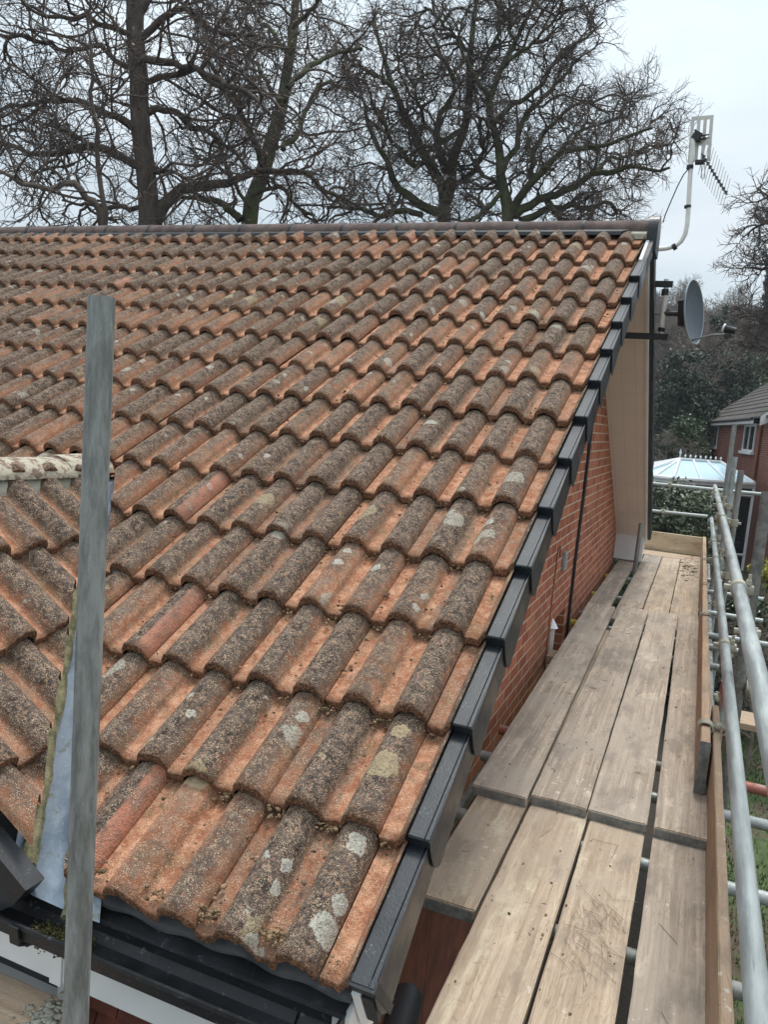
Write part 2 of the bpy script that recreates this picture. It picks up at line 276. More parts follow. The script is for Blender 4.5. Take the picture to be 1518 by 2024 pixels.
class MB:
    def __init__(s): s.V = []; s.F = []
    def add(s, vs, fs):
        b = len(s.V); s.V += [tuple(v) for v in vs]; s.F += [tuple(i+b for i in f) for f in fs]; return s
    def box(s, lo, hi, M4=None, bev=0):
        x0, y0, z0 = lo; x1, y1, z1 = hi
        if bev:
            bm = bmesh.new(); bmesh.ops.create_cube(bm, size=1)
            for v in bm.verts: v.co = Vector((lo[i]+(v.co[i]+.5)*(hi[i]-lo[i]) for i in range(3)))
            bmesh.ops.bevel(bm, geom=bm.edges[:], offset=bev, segments=2, affect='EDGES', profile=.5)
            vs = [v.co.copy() for v in bm.verts]; bm.verts.index_update(); fs = [[v.index for v in f.verts] for f in bm.faces]; bm.free()
        else:
            vs = [Vector(p) for p in ((x0, y0, z0), (x1, y0, z0), (x1, y1, z0), (x0, y1, z0), (x0, y0, z1), (x1, y0, z1), (x1, y1, z1), (x0, y1, z1))]
            fs = [(0, 3, 2, 1), (4, 5, 6, 7), (0, 1, 5, 4), (1, 2, 6, 5), (2, 3, 7, 6), (3, 0, 4, 7)]
        if M4 is not None: vs = [M4 @ Vector(v) for v in vs]
        return s.add(vs, fs)
    def prism(s, poly, axis, a, b, fn=None):
        n = len(poly); vs = []
        for t in (a, b):
            for p, q in poly:
                vs.append({'x': (t, p, q), 'y': (p, t, q), 'z': (p, q, t)}[axis])
        if fn: vs = [fn(v) for v in vs]
        return s.add(vs, [tuple(range(n))[::-1], tuple(range(n, 2*n))] + [(i, (i+1) % n, n+(i+1) % n, n+i) for i in range(n)])
    def tube(s, path, r, sides=14, cap=True):
        P = [Vector(p) for p in path]; n = len(P); R = [r]*n if isinstance(r, (int, float)) else r
        t0 = (P[1]-P[0]).normalized(); up = Vector((0, 0, 1)) if abs(t0.z) < .9 else Vector((1, 0, 0)); u = t0.cross(up).normalized(); vs = []
        for i in range(n):
            t = (P[min(i+1, n-1)]-P[max(i-1, 0)]).normalized(); u = (u - t*u.dot(t)).normalized(); w = t.cross(u)
            for k in range(sides):
                a = 2*pi*k/sides; vs.append(P[i]+(u*cos(a)+w*sin(a))*R[i])
        fs = [(i*sides+k, i*sides+(k+1) % sides, (i+1)*sides+(k+1) % sides, (i+1)*sides+k) for i in range(n-1) for k in range(sides)]
        if cap: fs += [tuple(range(sides))[::-1], tuple(range((n-1)*sides, n*sides))]
        return s.add(vs, fs)
    def build(s, name, mat, parent=None, smooth=False, origin=None, autos=None):
        o = npmesh(name, s.V, s.F, mat, parent, False, None, origin)
        if smooth:
            me = o.data; me.polygons.foreach_set('use_smooth', np.ones(len(me.polygons), dtype=bool))
            bm = bmesh.new(); bm.from_mesh(me)
            for e in bm.edges:
                if len(e.link_faces) == 2 and e.calc_face_angle(0) > radians(38): e.smooth = False
            bm.to_mesh(me); bm.free()
        return o
def pix(px, py, d):     # a point at forward distance d
    k = (cf + cr*(px-759)/FPX - cu*(py-1012)/FPX)*d; return CAM + k
def hypot_pipe(path, r, wall=.004, sides=20):   # open-ended tube with wall thickness
    mb = MB(); mb.tube(path, r, sides, cap=False); b = len(mb.V); mb.tube(path, r-wall, sides, cap=False)
    mb.F = [f if max(f) < b else tuple(reversed(f)) for f in mb.F]
    n = len(path)
    for row in (0, n-1):
        for k in range(sides):
            a, c = row*sides+k, row*sides+(k+1) % sides; mb.F.append((a, b+a, b+c, c) if row == 0 else (a, c, b+c, b+a))
    return mb

# ------------------------------------------------------------------ ground
def gz(x, y):
    x = np.asarray(x, float); y = np.asarray(y, float)
    z = -4.0 + .8*np.clip((y-12)/14, 0, 1) + 13.0*np.clip((y-46)/50, 0, 1)**1.2*np.clip((x+34)/30, .25, 1)
    z = np.where(x > 60, z, z); return z + .06*np.sin(x*1.3)*np.cos(y*.9)
def grid_ground():
    xs = np.concatenate([np.linspace(-230, -60, 6), np.linspace(-55, 55, 111), np.linspace(60, 230, 6)])
    ys = np.concatenate([np.linspace(-90, -30, 4), np.linspace(-28, 120, 149), np.linspace(125, 230, 6)])
    X, Y = np.meshgrid(xs, ys); Z = gz(X, Y); n, k = X.shape; V = np.stack([X.ravel(), Y.ravel(), Z.ravel()], -1)
    i = np.arange(n*k).reshape(n, k); F = np.stack([i[:-1, :-1], i[:-1, 1:], i[1:, 1:], i[1:, :-1]], -1).reshape(-1, 4)
    m = MT('lawn_and_soil', rough=.95); n1 = m.noise(.5, 5, .65); n2 = m.noise(9, 5, .7); n3 = m.noise(60, 2, .6)
    c = m.mix(m.step(n2, .35, .65), (.045, .075, .022), (.085, .12, .04)); sx_ = m.n('ShaderNodeSeparateXYZ'); m.l(m.coord(), sx_.inputs[0]); soil_shade = m.step(m.math('ADD', sx_.outputs[0], m.math('MULTIPLY', n1, .8)), 1.35, 1.55, 1, 0); soil_shade = m.math('MULTIPLY', soil_shade, m.math('LESS_THAN', sx_.outputs[1], 12)); soil = m.mix(n2, (.07, .05, .035), (.13, .095, .065)); c = m.mix(m.step(n1, .47, .56), c, soil); c = m.mix(m.step(n3, .66, .7, 0, .7), c, (.3, .26, .18))
    c = m.mix(soil_shade, c, (.035, .028, .02)); m.col(c); m.bump(n2, .05)  # dark soil by the house, with the scaffold's shade put into its colour
    o = npmesh('ground', V, F, m.m, None, True); o['kind'] = 'structure'; return o
grid_ground()

# ------------------------------------------------------------------ tiles
A_S = np.array([0, cos(TH), sin(TH)]); A_N = np.array([0, -sin(TH), cos(TH)])
NB = -.070                                        # tile base plane below the cap tops
def prof(u, hgt=.053):
    h = np.zeros_like(u)
    for c in (.100, .250):
        d = np.abs(u-c)/.0495; h = np.maximum(h, hgt*np.clip(1-d**2.1, 0, 1)**.55)
    h = np.where(u > .292, np.maximum(h, .008), h)
    return h
def tile_sheet(ncourse, xr, nt_, seed, cols=40, rows=9, nbase=NB, partial=True, red=()):
    """returns V in (x, s, n) coordinates, F, attrs"""
    r = np.random.default_rng(seed); VS = []; FS = []; HH = []; RR = []; RD = []; ED = []; VVV = []; b = 0
    t_list = [(xr-.304*j, 0., .30) for j in range(1, nt_+1)] + ([(xr, 0., .070)] if partial else [])
    for ci in range(ncourse):
        for (x0, ua, ub) in t_list:
            nc = cols if ub > .2 else 9
            u = np.linspace(ua, ub, nc); u2 = np.concatenate([u, [ub]])           # last column drops as the side edge
            vv = np.concatenate([[0, 0], np.linspace(0, .88, rows)**1.15]); nv = len(vv)
            U, Vv = np.meshgrid(u2, vv); rowi = np.arange(nv)[:, None]*np.ones_like(U)
            hgt = .052+r.normal(0, .0018); H = prof(U, hgt)
            n = nbase + H + .039*(1-Vv) + r.normal(0, .0016) + (U-.15)*r.normal(0, .006)
            jag = r.normal(0, .0016, len(u2)); jag = np.convolve(jag, [.3, .4, .3], 'same') - np.abs(np.convolve(r.normal(0, .0018, len(u2)), np.ones(5)/5, 'same'))*1.5
            s = ci*G + Vv*.40 + r.normal(0, .003) + (U-.15)*r.normal(0, .010)
            s = s + np.where(rowi <= 2, jag[None, :], 0)
            n = np.where(rowi == 0, n-.026+.001*r.normal(size=U.shape), n); s = np.where(rowi == 0, s-.002+.0014*r.normal(size=U.shape), s)
            n = np.where(rowi == 1, n-.005, n); s = np.where(rowi == 2, s+.004, s)
            n = n + np.where(rowi >= 2, .0006*r.normal(size=U.shape), 0)
            n[:, -1] -= .009
            x = x0 + U*(.304/.30 if ub > .2 else 1.) + r.normal(0, .0012)
            VS.append(np.stack([x.ravel(), s.ravel(), n.ravel()], -1)); k = len(u2)
            i = np.arange(nv*k).reshape(nv, k)+b; FS.append(np.stack([i[:-1, :-1], i[:-1, 1:], i[1:, 1:], i[1:, :-1]], -1).reshape(-1, 4)); b += nv*k
            hh = np.clip(H/.052, 0, 1); HH.append(hh.ravel()); VVV.append((Vv*np.ones_like(U)).ravel())
            rA, rB, rT = r.random(3); rr = np.clip((np.where(U < .175, rA, rB)*.55 + rT*.45-.5)*1.7+.5, -.1, 1.15); RR.append(rr.ravel())
            e = np.where(rowi <= 1, 1., np.where(rowi == 2, .45, 0)); e[:, -1] = .8; ED.append(e.ravel())
            rd = np.zeros_like(U)
            for (rc, rx, rollc, v1) in red:
                if rc == ci and abs(rx-x0) < .15:
                    cc = .1 if rollc == 0 else .25; rd = np.where((U > cc+.012) & (U < cc+.056) & (Vv < v1) & (rowi > 1), 1., rd)
            RD.append(rd.ravel())
    return np.concatenate(VS), np.concatenate(FS), dict(hh=np.concatenate(HH), rr=np.concatenate(RR), red=np.concatenate(RD), edge=np.concatenate(ED), vv=np.concatenate(VVV))
def clip_obj(o, planes_keep=None, between=None):
    bm = bmesh.new(); bm.from_mesh(o.data); off = Vector(np.array(wloc(o)))
    for (co, no) in (planes_keep or []):
        bmesh.ops.bisect_plane(bm, geom=bm.verts[:]+bm.edges[:]+bm.faces[:], plane_co=Vector(co)-off, plane_no=Vector(no), clear_outer=True)
    if between:
        for (co, no) in between:
            bmesh.ops.bisect_plane(bm, geom=bm.verts[:]+bm.edges[:]+bm.faces[:], plane_co=Vector(co)-off, plane_no=Vector(no))
        dele = []
        for f in bm.faces:
            c = f.calc_center_median()+off
            if all((c-Vector(co)).dot(Vector(no)) > 0 for co, no in between): dele.append(f)
        bmesh.ops.delete(bm, geom=dele, context='FACES')
    bm.to_mesh(o.data); bm.free()

YR = 4.30; ZR = YR*tan(TH)
house = empty('brick_house', (-2.5, 0, -4.0), 'red brick house under a weathered orange clay tile roof beside the scaffold walkway', 'house')
XV, YV0 = -.765, -.02; XP, YP = -1.86, 1.37; ZP = .80        # valley foot, valley top, projection ridge height
PHI = math.atan2(ZP+.02, XV-XP)
V, F, AT = tile_sheet(15, -.072, 24, 3, red=((4, -1.592, 1, .9), (2, -1.288, 1, .9), (14, -1.896, 1, .9), (0, -.984, 1, .9), (11, -3.72, 1, .4)))
Vw = V[:, :1]*np.array([[1, 0, 0]]) + V[:, 1:2]*A_S + V[:, 2:3]*A_N
Vw[:, 2] += .006*np.sin(Vw[:, 0]*1.7+1)*np.sin(Vw[:, 1]*1.1)
roof = npmesh('roof', Vw, F, M['tile'], house, True, AT)
vd = np.array([XP-XV, YP-YV0]); vd /= np.hypot(*vd); vn = (-vd[1], vd[0])     # valley line in plan; vn points to -x side
vnL = Vector((-abs(vd[1]), -abs(vd[0]), 0)).normalized()
clip_obj(roof, between=[((XV+.035, YV0+.02, 0), vnL), ((XP, YP+.03, 0), Vector((.30, -.95, 0)).normalized())])
tag(roof)
# rear slope, coarser
V, F, AT2 = tile_sheet(14, -.072, 25, 5, cols=12, rows=3)
Vr = V[:, :1]*np.array([[1, 0, 0]]) + V[:, 1:2]*A_S + V[:, 2:3]*A_N; Vr[:, 1] = 2*YR-Vr[:, 1]
npmesh('rear_roof', Vr, F[:, ::-1].copy(), M['tile'], house, True, AT2)
# left projecting roof slope: falls towards +x, courses run along y
SL = np.array([-cos(PHI), 0, sin(PHI)]); NL = np.array([sin(PHI), 0, cos(PHI)])
V, F, AT3 = tile_sheet(5, 0.0, 6, 9, partial=False)
base = np.array([XV+.06, 0, -.02])
sx = V[:, 0:1]; off = 1.62
Vl = base + V[:, 1:2]*SL + (V[:, 2:3]+.01)*NL + (off+sx)*np.array([[0, 1, 0]])
projr = npmesh('projecting_roof', Vl, F, M['tile'], house, True, AT3)
clip_obj(projr, planes_keep=[((XV-.03, YV0-.02, 0), -vnL), ((XP+.075, 0, 0), Vector((-1, 0, 0))), ((0, .000, 0), Vector((0, -1, 0)))])
# hidden left side of the projecting roof
mb = MB(); mb.add([(XP, -.05, ZP-.04), (XP, YP+.1, ZP-.04), (XP-1.3, YP-1.2, -.2), (XP-1.3, -.05, -.2)], [(0, 1, 2, 3)]); mb.build('projecting_roof_far_side', M['tile'], house)
# valley sheet
def vpt(t, dx, dz): return (XV+(XP-XV)*t+dx, YV0+(YP-YV0)*t, (YV0+(YP-YV0)*t)*tan(TH)-.081+dz)
mb = MB()
vs = []; ts = np.linspace(.015, 1.05, 12)
for t in ts: vs += [vpt(t, -.11, .050), vpt(t, -.045, -.004), vpt(t, .045, -.008), vpt(t, .16, -.006)]
mb.add(vs, [(4*i+k, 4*i+k+1, 4*i+4+k+1, 4*i+4+k) for i in range(len(ts)-1) for k in range(3)]); mb.build('valley_lining', M['lead'], house, True)
mb = MB(); rr_ = random.Random(4); path = []
for i in range(60):
    t = .03+1.0*i/59; p = vpt(t, -.060+rr_.uniform(-.004, .004), .034); path.append(p)
mb.tube(path, [.019+rr_.uniform(-.003, .004) for _ in path], 7); mb.build('valley_mortar', M['mossy'], house, True)
mb = MB(); path = [vpt(-.0+1.0*i/59, .066+rr_.uniform(-.004, .004), .006) for i in range(60)]
mb.tube(path, [.008+rr_.uniform(-.002, .004) for _ in path], 6); mb.build('valley_mortar', M['mossy'], house, True)
# projecting roof ridge
def half_tile(p0, p1, r, th=.016, sq=1.0):
    p0, p1 = Vector(p0), Vector(p1); t = (p1-p0).normalized(); u = t.cross(Vector((0, 0, 1))).normalized(); w = u.cross(t); mb = MB(); vs = []
    K = 16
    for P, rr2 in ((p0, r), (p0+(p1-p0)*.5, r*.995), (p1, r*.97)):
        for ro in (rr2, rr2-th):
            for k in range(K+1):
                a = -.12+(pi+.24)*k/K; vs.append(P+u*cos(a)*ro+w*sin(a)*ro*sq)
    R = K+1
    def q(i, j): return i*2*R+j
    fs = []
    for i in range(2):
        for k in range(K):
            fs.append((q(i, k), q(i+1, k), q(i+1, k+1), q(i, k+1))); fs.append((q(i, R+k), q(i, R+k+1), q(i+1, R+k+1), q(i+1, R+k)))
        fs.append((q(i, 0), q(i, R), q(i+1, R), q(i+1, 0))); fs.append((q(i, K), q(i+1, K), q(i+1, R+K), q(i, R+K)))
    for i in (0, 2):
        for k in range(K): fs.append((q(i, k), q(i, k+1), q(i, R+k+1), q(i, R+k)) if i == 0 else (q(i, k), q(i, R+k), q(i, R+k+1), q(i, k+1)))
    return mb.add(vs, fs)
M['lichenridge'] = None
m = MT('lichened_ridge', rough=.95); f = m.step(m.noise(26, 4, .7), .44, .52); b_ = m.mix(m.noise(60, 3, .6), (.13, .09, .07), (.26, .17, .125)); m.col(m.mix(m.math('MULTIPLY', f, .8), b_, (.46, .42, .32))); m.bump(m.noise(60, 4, .6), .006); M['lichenridge'] = m.m
half_tile((XP, .62, ZP-.032), (XP, .16, ZP-.037), .100, .016, .62).build('ridge_tile', M['ridge'], house, True)
half_tile((XP, 1.10, ZP-.030), (XP, .60, ZP-.020), .104, .016, .62).build('ridge_tile', M['lichenridge'], house, True)
half_tile((XP, 1.30, ZP-.017), (XP, 1.07, ZP-.018), .102, .016, .62).build('ridge_tile', M['lichenridge'], house, True)
mb = MB(); mb.tube([(XP, -.04+i*.06, ZP-.088+rr_.uniform(-.004, .004)) for i in range(22)], [.098+rr_.uniform(-.005, .006) for i in range(22)], 14); mb.build('ridge_mortar', M['mortar'], house, True)

# main ridge
for k in range(26):
    x1 = .045-.45*k if k == 0 else -.4145-.45*(k-1); 
    xa = .045 if k == 0 else -.4231+.0-.45*(k-1)
    xb = -.4231 if k == 0 else xa-.45
    rt = half_tile((xa-.004, YR, 2.442+(random.random()-.5)*.003), (xb+.004, YR, 2.442+(random.random()-.5)*.003), .102, .016, .80).build('ridge_tile', M['ridge'], house, True)
    if k:
        half_tile((xa-.009, YR, 2.442), (xa+.009, YR, 2.442), .1055, .012, .81).build('ridge_union', M['black'], house, True)
mb = MB(); mb.add([(.03, YR-.005, 2.50), (-12, YR-.005, 2.50), (-12, YR-.135, 2.424), (-.16, YR-.135, 2.424), (-.16, YR-.140, 2.400), (-12, YR-.140, 2.400)], [(0, 1, 2, 3), (3, 2, 5, 4)] if False else [(0, 1, 2, 3), (2, 5, 4, 3)]); mb.add([(.03, YR+.005, 2.50), (-12, YR+.005, 2.50), (-12, YR+.165, 2.375), (.03, YR+.165, 2.375)], [(0, 3, 2, 1)])
mb.build('dry_ridge_strip', M['black'], house)
mb = MB(); mb.prism([(YR-.02, 2.47), (YR-.15, 2.405), (YR-.15, 2.37), (YR-.02, 2.43)], 'x', -.15, -.002); mb.build('ridge_end_mortar', M['mortar'], house)
mb = MB(); K = 18
mb.prism([(YR+.128*cos(pi*k/K), 2.43+.120*sin(pi*k/K)) for k in range(K+1)] + [(YR-.128, 2.30), (YR+.128, 2.30)], 'x', .0, .062); mb.build('ridge_end_cap', M['capgrey'], house)

# verge caps
def vcap(mirror=False, first=False):
    Lc = G+.06; mb = MB(); xo = .056
    def P(x, s, n):
        v = x*np.array([1, 0, 0])+s*A_S+n*A_N
        return (v[0], v[1], v[2])
    # top shell with lip: cross-section along x at several s
    ss = [0, .004, .05, Lc]
    top = [(-.004), (.0), (xo-.004), (xo)]
    vs = []
    for s in ss:
        f = s/Lc; dn = -.040*f - (.004 if s == 0 else 0); xe = xo-.008*f
        vs += [P(-.002, s, -.034+dn), P(-.002, s, -.004+dn), P(.003, s, dn), P(.040, s, dn), P(.0415, s, dn-.0025), P(.0435, s, dn), P(xe-.003, s, dn), P(xe, s, dn-.004)]
    k = 8
    mb.add(vs, [(i*k+j, i*k+j+1, (i+1)*k+j+1, (i+1)*k+j) for i in range(3) for j in range(k-1)])
    # front lip
    mb.add([P(-.002, 0, -.006), P(xo, 0, -.006), P(xo, .002, -.036), P(-.002, .002, -.036)], [(0, 3, 2, 1)])
    mb.add([P(-.002, .002, -.036), P(xo, .002, -.036), P(xo, .03, -.036), P(-.002, .03, -.036)], [(0, 3, 2, 1)])
    # outer flap with rounded tail corner
    pol = [(0, -.004), (-.003, -.03), (-.003, -.06), (.000, -.09), (.008, -.118), (.022, -.142), (.040, -.156), (.052, -.160), (.09, -.155), (Lc*.5, -.148), (Lc, -.138), (Lc, -.034)]
    vs = []
    for dx in (0, -.003):
        for (s, n) in pol: vs.append(P(xo-.008*max(s, 0)/Lc+dx, s, n))
    n = len(pol)
    mb.add(vs, [tuple(range(n)), tuple(range(n, 2*n))[::-1]]+[(i, n+i, n+(i+1) % n, (i+1) % n) for i in range(n)])
    return mb
cap_mesh = vcap()
c0 = cap_mesh.build('verge_cap', M['capgrey'], house)
# slope face outward materials: one mesh, copied up the verge
for i in range(1, 13):
    c = c0.copy(); COL.objects.link(c); c.parent = house; c.location = Vector(A_S*i*G) + Vector((random.uniform(-.0008, .0008), 0, 0))
rm = MB(); rm.V = [(v[0], 2*YR-v[1], v[2]) for v in cap_mesh.V]; rm.F = [tuple(reversed(f)) for f in cap_mesh.F]
rc = rm.build('rear_verge_cap', M['black'], house)
for i in range(1, 13):
    c = rc.copy(); COL.objects.link(c); c.parent = house; c.location = Vector((0, -A_S[1]*i*G, A_S[2]*i*G))
mb = MB(); mb.prism([(-.002, 0), (.056, 0)], 'y', 0, 0) if False else None
def P3(x, s, n): v = x*np.array([1, 0, 0])+s*A_S+n*A_N; return tuple(v)
mb = MB(); mb.add([P3(-.001, -.004, -.002), P3(.057, -.004, -.002), P3(.057, .03, -.17), P3(-.001, .03, -.17), P3(-.001, .02, -.002), P3(.057, .02, -.002), P3(.057, .05, -.17), P3(-.001, .05, -.17)],
  [(0, 3, 2, 1), (4, 5, 6, 7), (0, 1, 5, 4), (1, 2, 6, 5), (2, 3, 7, 6), (3, 0, 4, 7)]); mb.build('verge_end_cap', M['black'], house)

# gable wall, soffit, barge
XW = -.33
def roofz(y, n=-.07):
    yy = y if y <= YR else 2*YR-y; return yy*tan(TH)+n/cos(TH)
def gable():
    W0, W1 = 4.20, 4.78      # recess (window reveal) y range, below z = -.26
    mb = MB(); t = XW
    poly = [(.12, -4.1), (W0, -4.1), (W0, -.25), (W1, -.25), (W1, -4.1), (2*YR-.12, -4.1), (2*YR-.12, roofz(.12, -.16)), (YR, roofz(YR, -.16)), (.12, roofz(.12, -.16))]
    mb.prism(poly, 'x', XW-.25, XW); return mb
g = gable(); g.build('gable_wall', M['brick'], house)
def slab(x0, x1, n0, n1, s0=0.0, rear=False, s1=None):
    s1 = (YR/cos(TH) if s1 is None else s1); mb = MB(); vs = []
    for x in (x0, x1):
        for s in (s0, s1):
            for n in (n0, n1):
                v = x*np.array([1., 0, 0])+s*A_S+n*A_N
                if s == s1 and s1 > 4.8: v[1] = YR; v[2] = ZR+n/cos(TH)
                if rear: v[1] = 2*YR-v[1]
                vs.append(tuple(v))
    return mb.add(vs, [(0, 1, 3, 2), (4, 6, 7, 5), (0, 2, 6, 4), (1, 5, 7, 3), (0, 4, 5, 1), (2, 3, 7, 6)])
mb = MB(); mb.box((XW+.0005, .13, -4.0), (XW+.006, 1.75, -.47)); mb.box((XW+.0005, 1.76, -4.0), (XW+.006, 4.19, -.70)); mb.build('gable_shade_sheet', M['hung'], house)  # added dark sheets: shade on the lower brick wall, put in as colour
for rear in (False, True):
    slab(XW, -.004, -.195, -.185, .0 if not rear else .10, rear).build('verge_soffit', M['soffit'], house)
    slab(-.002, .018, -.205, -.05, .0 if not rear else .02, rear).build('barge_board', M['white'], house)
    slab(.020, .046, -.150, -.05, .0 if not rear else .02, rear).build('verge_batten', M['black'], house)
    slab(-12, -.03, -.12, -.095, .06, rear).build('roof_deck', M['black'], house)
# deck board above the valley would poke through: it lies below both slopes
# box end at the rear eave and front eave
mb = MB(); mb.prism([(2*YR+.00, -.02), (2*YR-.28, roofz(.28, -.195)), (2*YR-.28, -.36), (2*YR-.16, -.36), (2*YR+.0, -.26)], 'x', XW, -.012); mb.build('rear_box_end', M['white'], house)
mb = MB(); mb.prism([(.040, -.115), (.30, .04), (.30, -.12), (.12, -.30), (.040, -.30)], 'x', -.045, -.006); mb.build('front_box_end', M['white'], house)
# front elevation under the eaves
mb = MB(); mb.box((-2.2, .045, -.322), (-.012, .065, -.135)); mb.box((-.80, .039, -.328), (-.765, .043, -.24)); mb.build('fascia_board', M['white'], house)
mb = MB(); mb.box((-2.2, .067, -.322), (-.012, .22, -.312)); mb.build('eaves_soffit', M['white'], house)
mb = MB(); mb.prism([(-12, -4.1), (XW-.27, -4.1), (XW-.27, -.295), (-.77, -.295), (-.77, -1.4), (-2.0, -1.4), (-2.0, -.295), (-12, -.295)], 'y', .20, .37); mb.build('front_wall', M['brickx'], house)
mb = MB(); rr_ = random.Random(8)
for row in range(9):
    z = -.30-row*.115
    for k in range(5):
        x = XW+.02-.17*k-.085*(row % 2)
        if x-.165 < -.77: 
            if x-.02 < -.77: continue
            xl = -.765
        else: xl = x-.165
        dz = rr_.uniform(-.003, .003); mb.add([(xl, .105, z-.115+dz), (x, .105, z-.115+dz), (x, .16, z+.02), (xl, .16, z+.02), (xl, .117, z-.115+dz), (x, .117, z-.115+dz), (x, .17, z+.02), (xl, .17, z+.02)], [(0, 1, 2, 3), (4, 7, 6, 5), (0, 4, 5, 1), (1, 5, 6, 2), (0, 3, 7, 4)])
mb.build('hung_tiles', M['hung'], house)
mb = MB(); mb.prism([(XW-.05, -4.1), (XW-.0, -4.1), (XW-.0, -.29), (XW-.05, -.29)], 'y', .10, .20); mb.build('corner_trim', M['brickx'], house)
# window under the eaves
mb = MB(); xa, xb, za, zb = -1.9, -.772, -1.2, -.314
for b in (((xa, .09, zb-.05), (xb, .16, zb)), ((xb-.050, .091, za), (xb, .159, zb-.05)), ((xa, .091, za), (xa+.055, .159, zb-.05)), ((xa+.05, .092, za), (xb-.050, .158, za+.06)), ((xa+.055, .105, -.46), (xb-.050, .15, -.43))): mb.box(*b)
wf = mb.build('window', M['white'], house); mb = MB(); mb.box((xa+.05, .13, za+.05), (xb-.045, .136, zb-.045)); mb.build('pane', M['glass'], wf)
# eaves felt and tray
mb = MB(); vs = []; xs = np.linspace(-.735, -.006, 120)
for x in xs:
    w = .008*sin(x*42)+.004*sin(x*17)
    vs += [P3(x, .12, NB-.012), P3(x, .0, NB-.010+.4*w), P3(x, -.002+.25*w, NB-.022+w*.6)]
mb.add(vs, [(3*i+k, 3*i+3+k, 3*i+4+k, 3*i+1+k) for i in range(119) for k in range(2)]); mb.build('eaves_felt', M['felt'], house, True)
mb = MB(); mb.add([(-.84, .10, -.085), (-.012, .10, -.085), (-.012, .022, -.094), (-.84, .022, -.094), (-.84, .020, -.104), (-.012, .020, -.104)], [(0, 3, 2, 1), (3, 4, 5, 2)]); mb.build('eaves_tray', M['black'], house)
# gutter: square-ish open channel
def gutter():
    mb = MB(); y0, z0 = .043, -.126
    sec = [(y0, z0), (y0-.002, z0-.055), (y0-.022, z0-.080), (y0-.085, z0-.082), (y0-.116, z0-.060), (y0-.124, z0-.030), (y0-.124, z0-.006), (y0-.136, z0-.002), (y0-.138, z0-.014), (y0-.130, z0-.018), (y0-.129, z0-.060), (y0-.092, z0-.090), (y0-.018, z0-.088), (y0+.001, z0-.060), (y0+.001, z0)]
    sec = [(y0+(y-y0)*.82, -.108+(z-z0)*.66) for y, z in sec]
    segs = [(-2.2, -.125), (-.118, -.022)]
    for a, b in segs: mb.prism(sec, 'x', a, b)
    return mb
gt = gutter(); gob = gt.build('gutter', M['black'], house, True)
mb = MB(); mb.box((-.022, -.070, -.168), (-.016, .045, -.106)); mb.build('gutter_stop_end', M['black'], house)
mb = MB(); mb.prism([(-.029, -.108), (-.031, -.2), (-.05, -.2075), (-.125, -.2085), (-.165, -.18), (-.172, -.112), (-.157, -.108), (-.158, -.118), (-.166, -.125), (-.166, -.17), (-.12, -.2055), (-.055, -.2045), (-.033, -.19), (-.033, -.108)], 'x', -.150, -.110, lambda v: (v[0], .043+(v[1]+.032)*.83, -.108+(v[2]+.112)*.68)); mb.build('gutter_union', M['black'], house)
for xx in (-.80,):
    mb = MB(); mb.prism([(-.028, -.19), (-.05, -.209), (-.122, -.211), (-.164, -.182), (-.172, -.115), (-.178, -.115), (-.170, -.185), (-.124, -.2165), (-.045, -.2145), (-.028, -.205)], 'x', xx-.014, xx+.014, lambda v: (v[0], .043+(v[1]+.032)*.83, -.108+(v[2]+.112)*.68)); mb.build('gutter_bracket', M['black'], house)
def lumps(n, pts_fn, rmin, rmax, mat, name, seed, flat=.7, parent=None):
    r = np.random.default_rng(seed); ico = [(0, 0, 1), (.89, 0, .45), (.28, .85, .45), (-.72, .53, .45), (-.72, -.53, .45), (.28, -.85, .45), (.72, .53, -.45), (-.28, .85, -.45), (-.89, 0, -.45), (-.28, -.85, -.45), (.72, -.53, -.45), (0, 0, -1)]
    fi = [(0, 1, 2), (0, 2, 3), (0, 3, 4), (0, 4, 5), (0, 5, 1), (1, 6, 2), (2, 7, 3), (3, 8, 4), (4, 9, 5), (5, 10, 1), (6, 7, 2), (7, 8, 3), (8, 9, 4), (9, 10, 5), (10, 6, 1), (11, 7, 6), (11, 8, 7), (11, 9, 8), (11, 10, 9), (11, 6, 10)]
    ico = np.array(ico); fi = np.array(fi); P = np.array([pts_fn(r) for _ in range(n)]); rad = rmin+(rmax-rmin)*r.random(n)**2.5
    V = ico[None]*rad[:, None, None]*(1+.35*r.normal(size=(n, 12, 1)))*np.array([1, 1, flat]) + P[:, None]
    F = fi[None]+12*np.arange(n)[:, None, None]; lr = np.repeat(r.random(n), 12)
    return npmesh(name, V.reshape(-1, 3), F.reshape(-1, 3), mat, parent, True, dict(lr=lr))
lumps(3200, lambda r: (-.715+r.normal(0, .035), -.012+r.normal(0, .016), -.160+abs(r.normal(0, .010))), .0012, .0042, M['moss'], 'gutter_moss', 3, .6, None)
tag(bpy.data.objects['gutter_moss'], 'clump of brown green moss lying in the black gutter below the valley', 'moss', kind='stuff')
# left roof's own verge cap, ending at the valley foot
mb = MB()
def PL(s, n, y): return (XV-.040+s*SL[0]+n*NL[0], y, -.048+s*SL[2]+n*NL[2])
for (s0, s1, dn) in ((.0, .36, 0), (.33, .70, -.0), (.66, 1.4, 0)):
    n0 = .012+dn; pol = [(s0, n0), (s1, n0-.025), (s1, n0-.15), (s0+.06, n0-.15), (s0+.02, n0-.12), (s0, n0-.06)]
    vs = [PL(s, n, y) for y in (-.045, .012) for s, n in pol]; k = 6; mb = MB()
    mb.add(vs, [tuple(range(k))[::-1], tuple(range(k, 2*k))]+[(i, (i+1) % k, k+(i+1) % k, k+i) for i in range(k)])
    mb.build('projecting_verge_cap', M['black'], house)
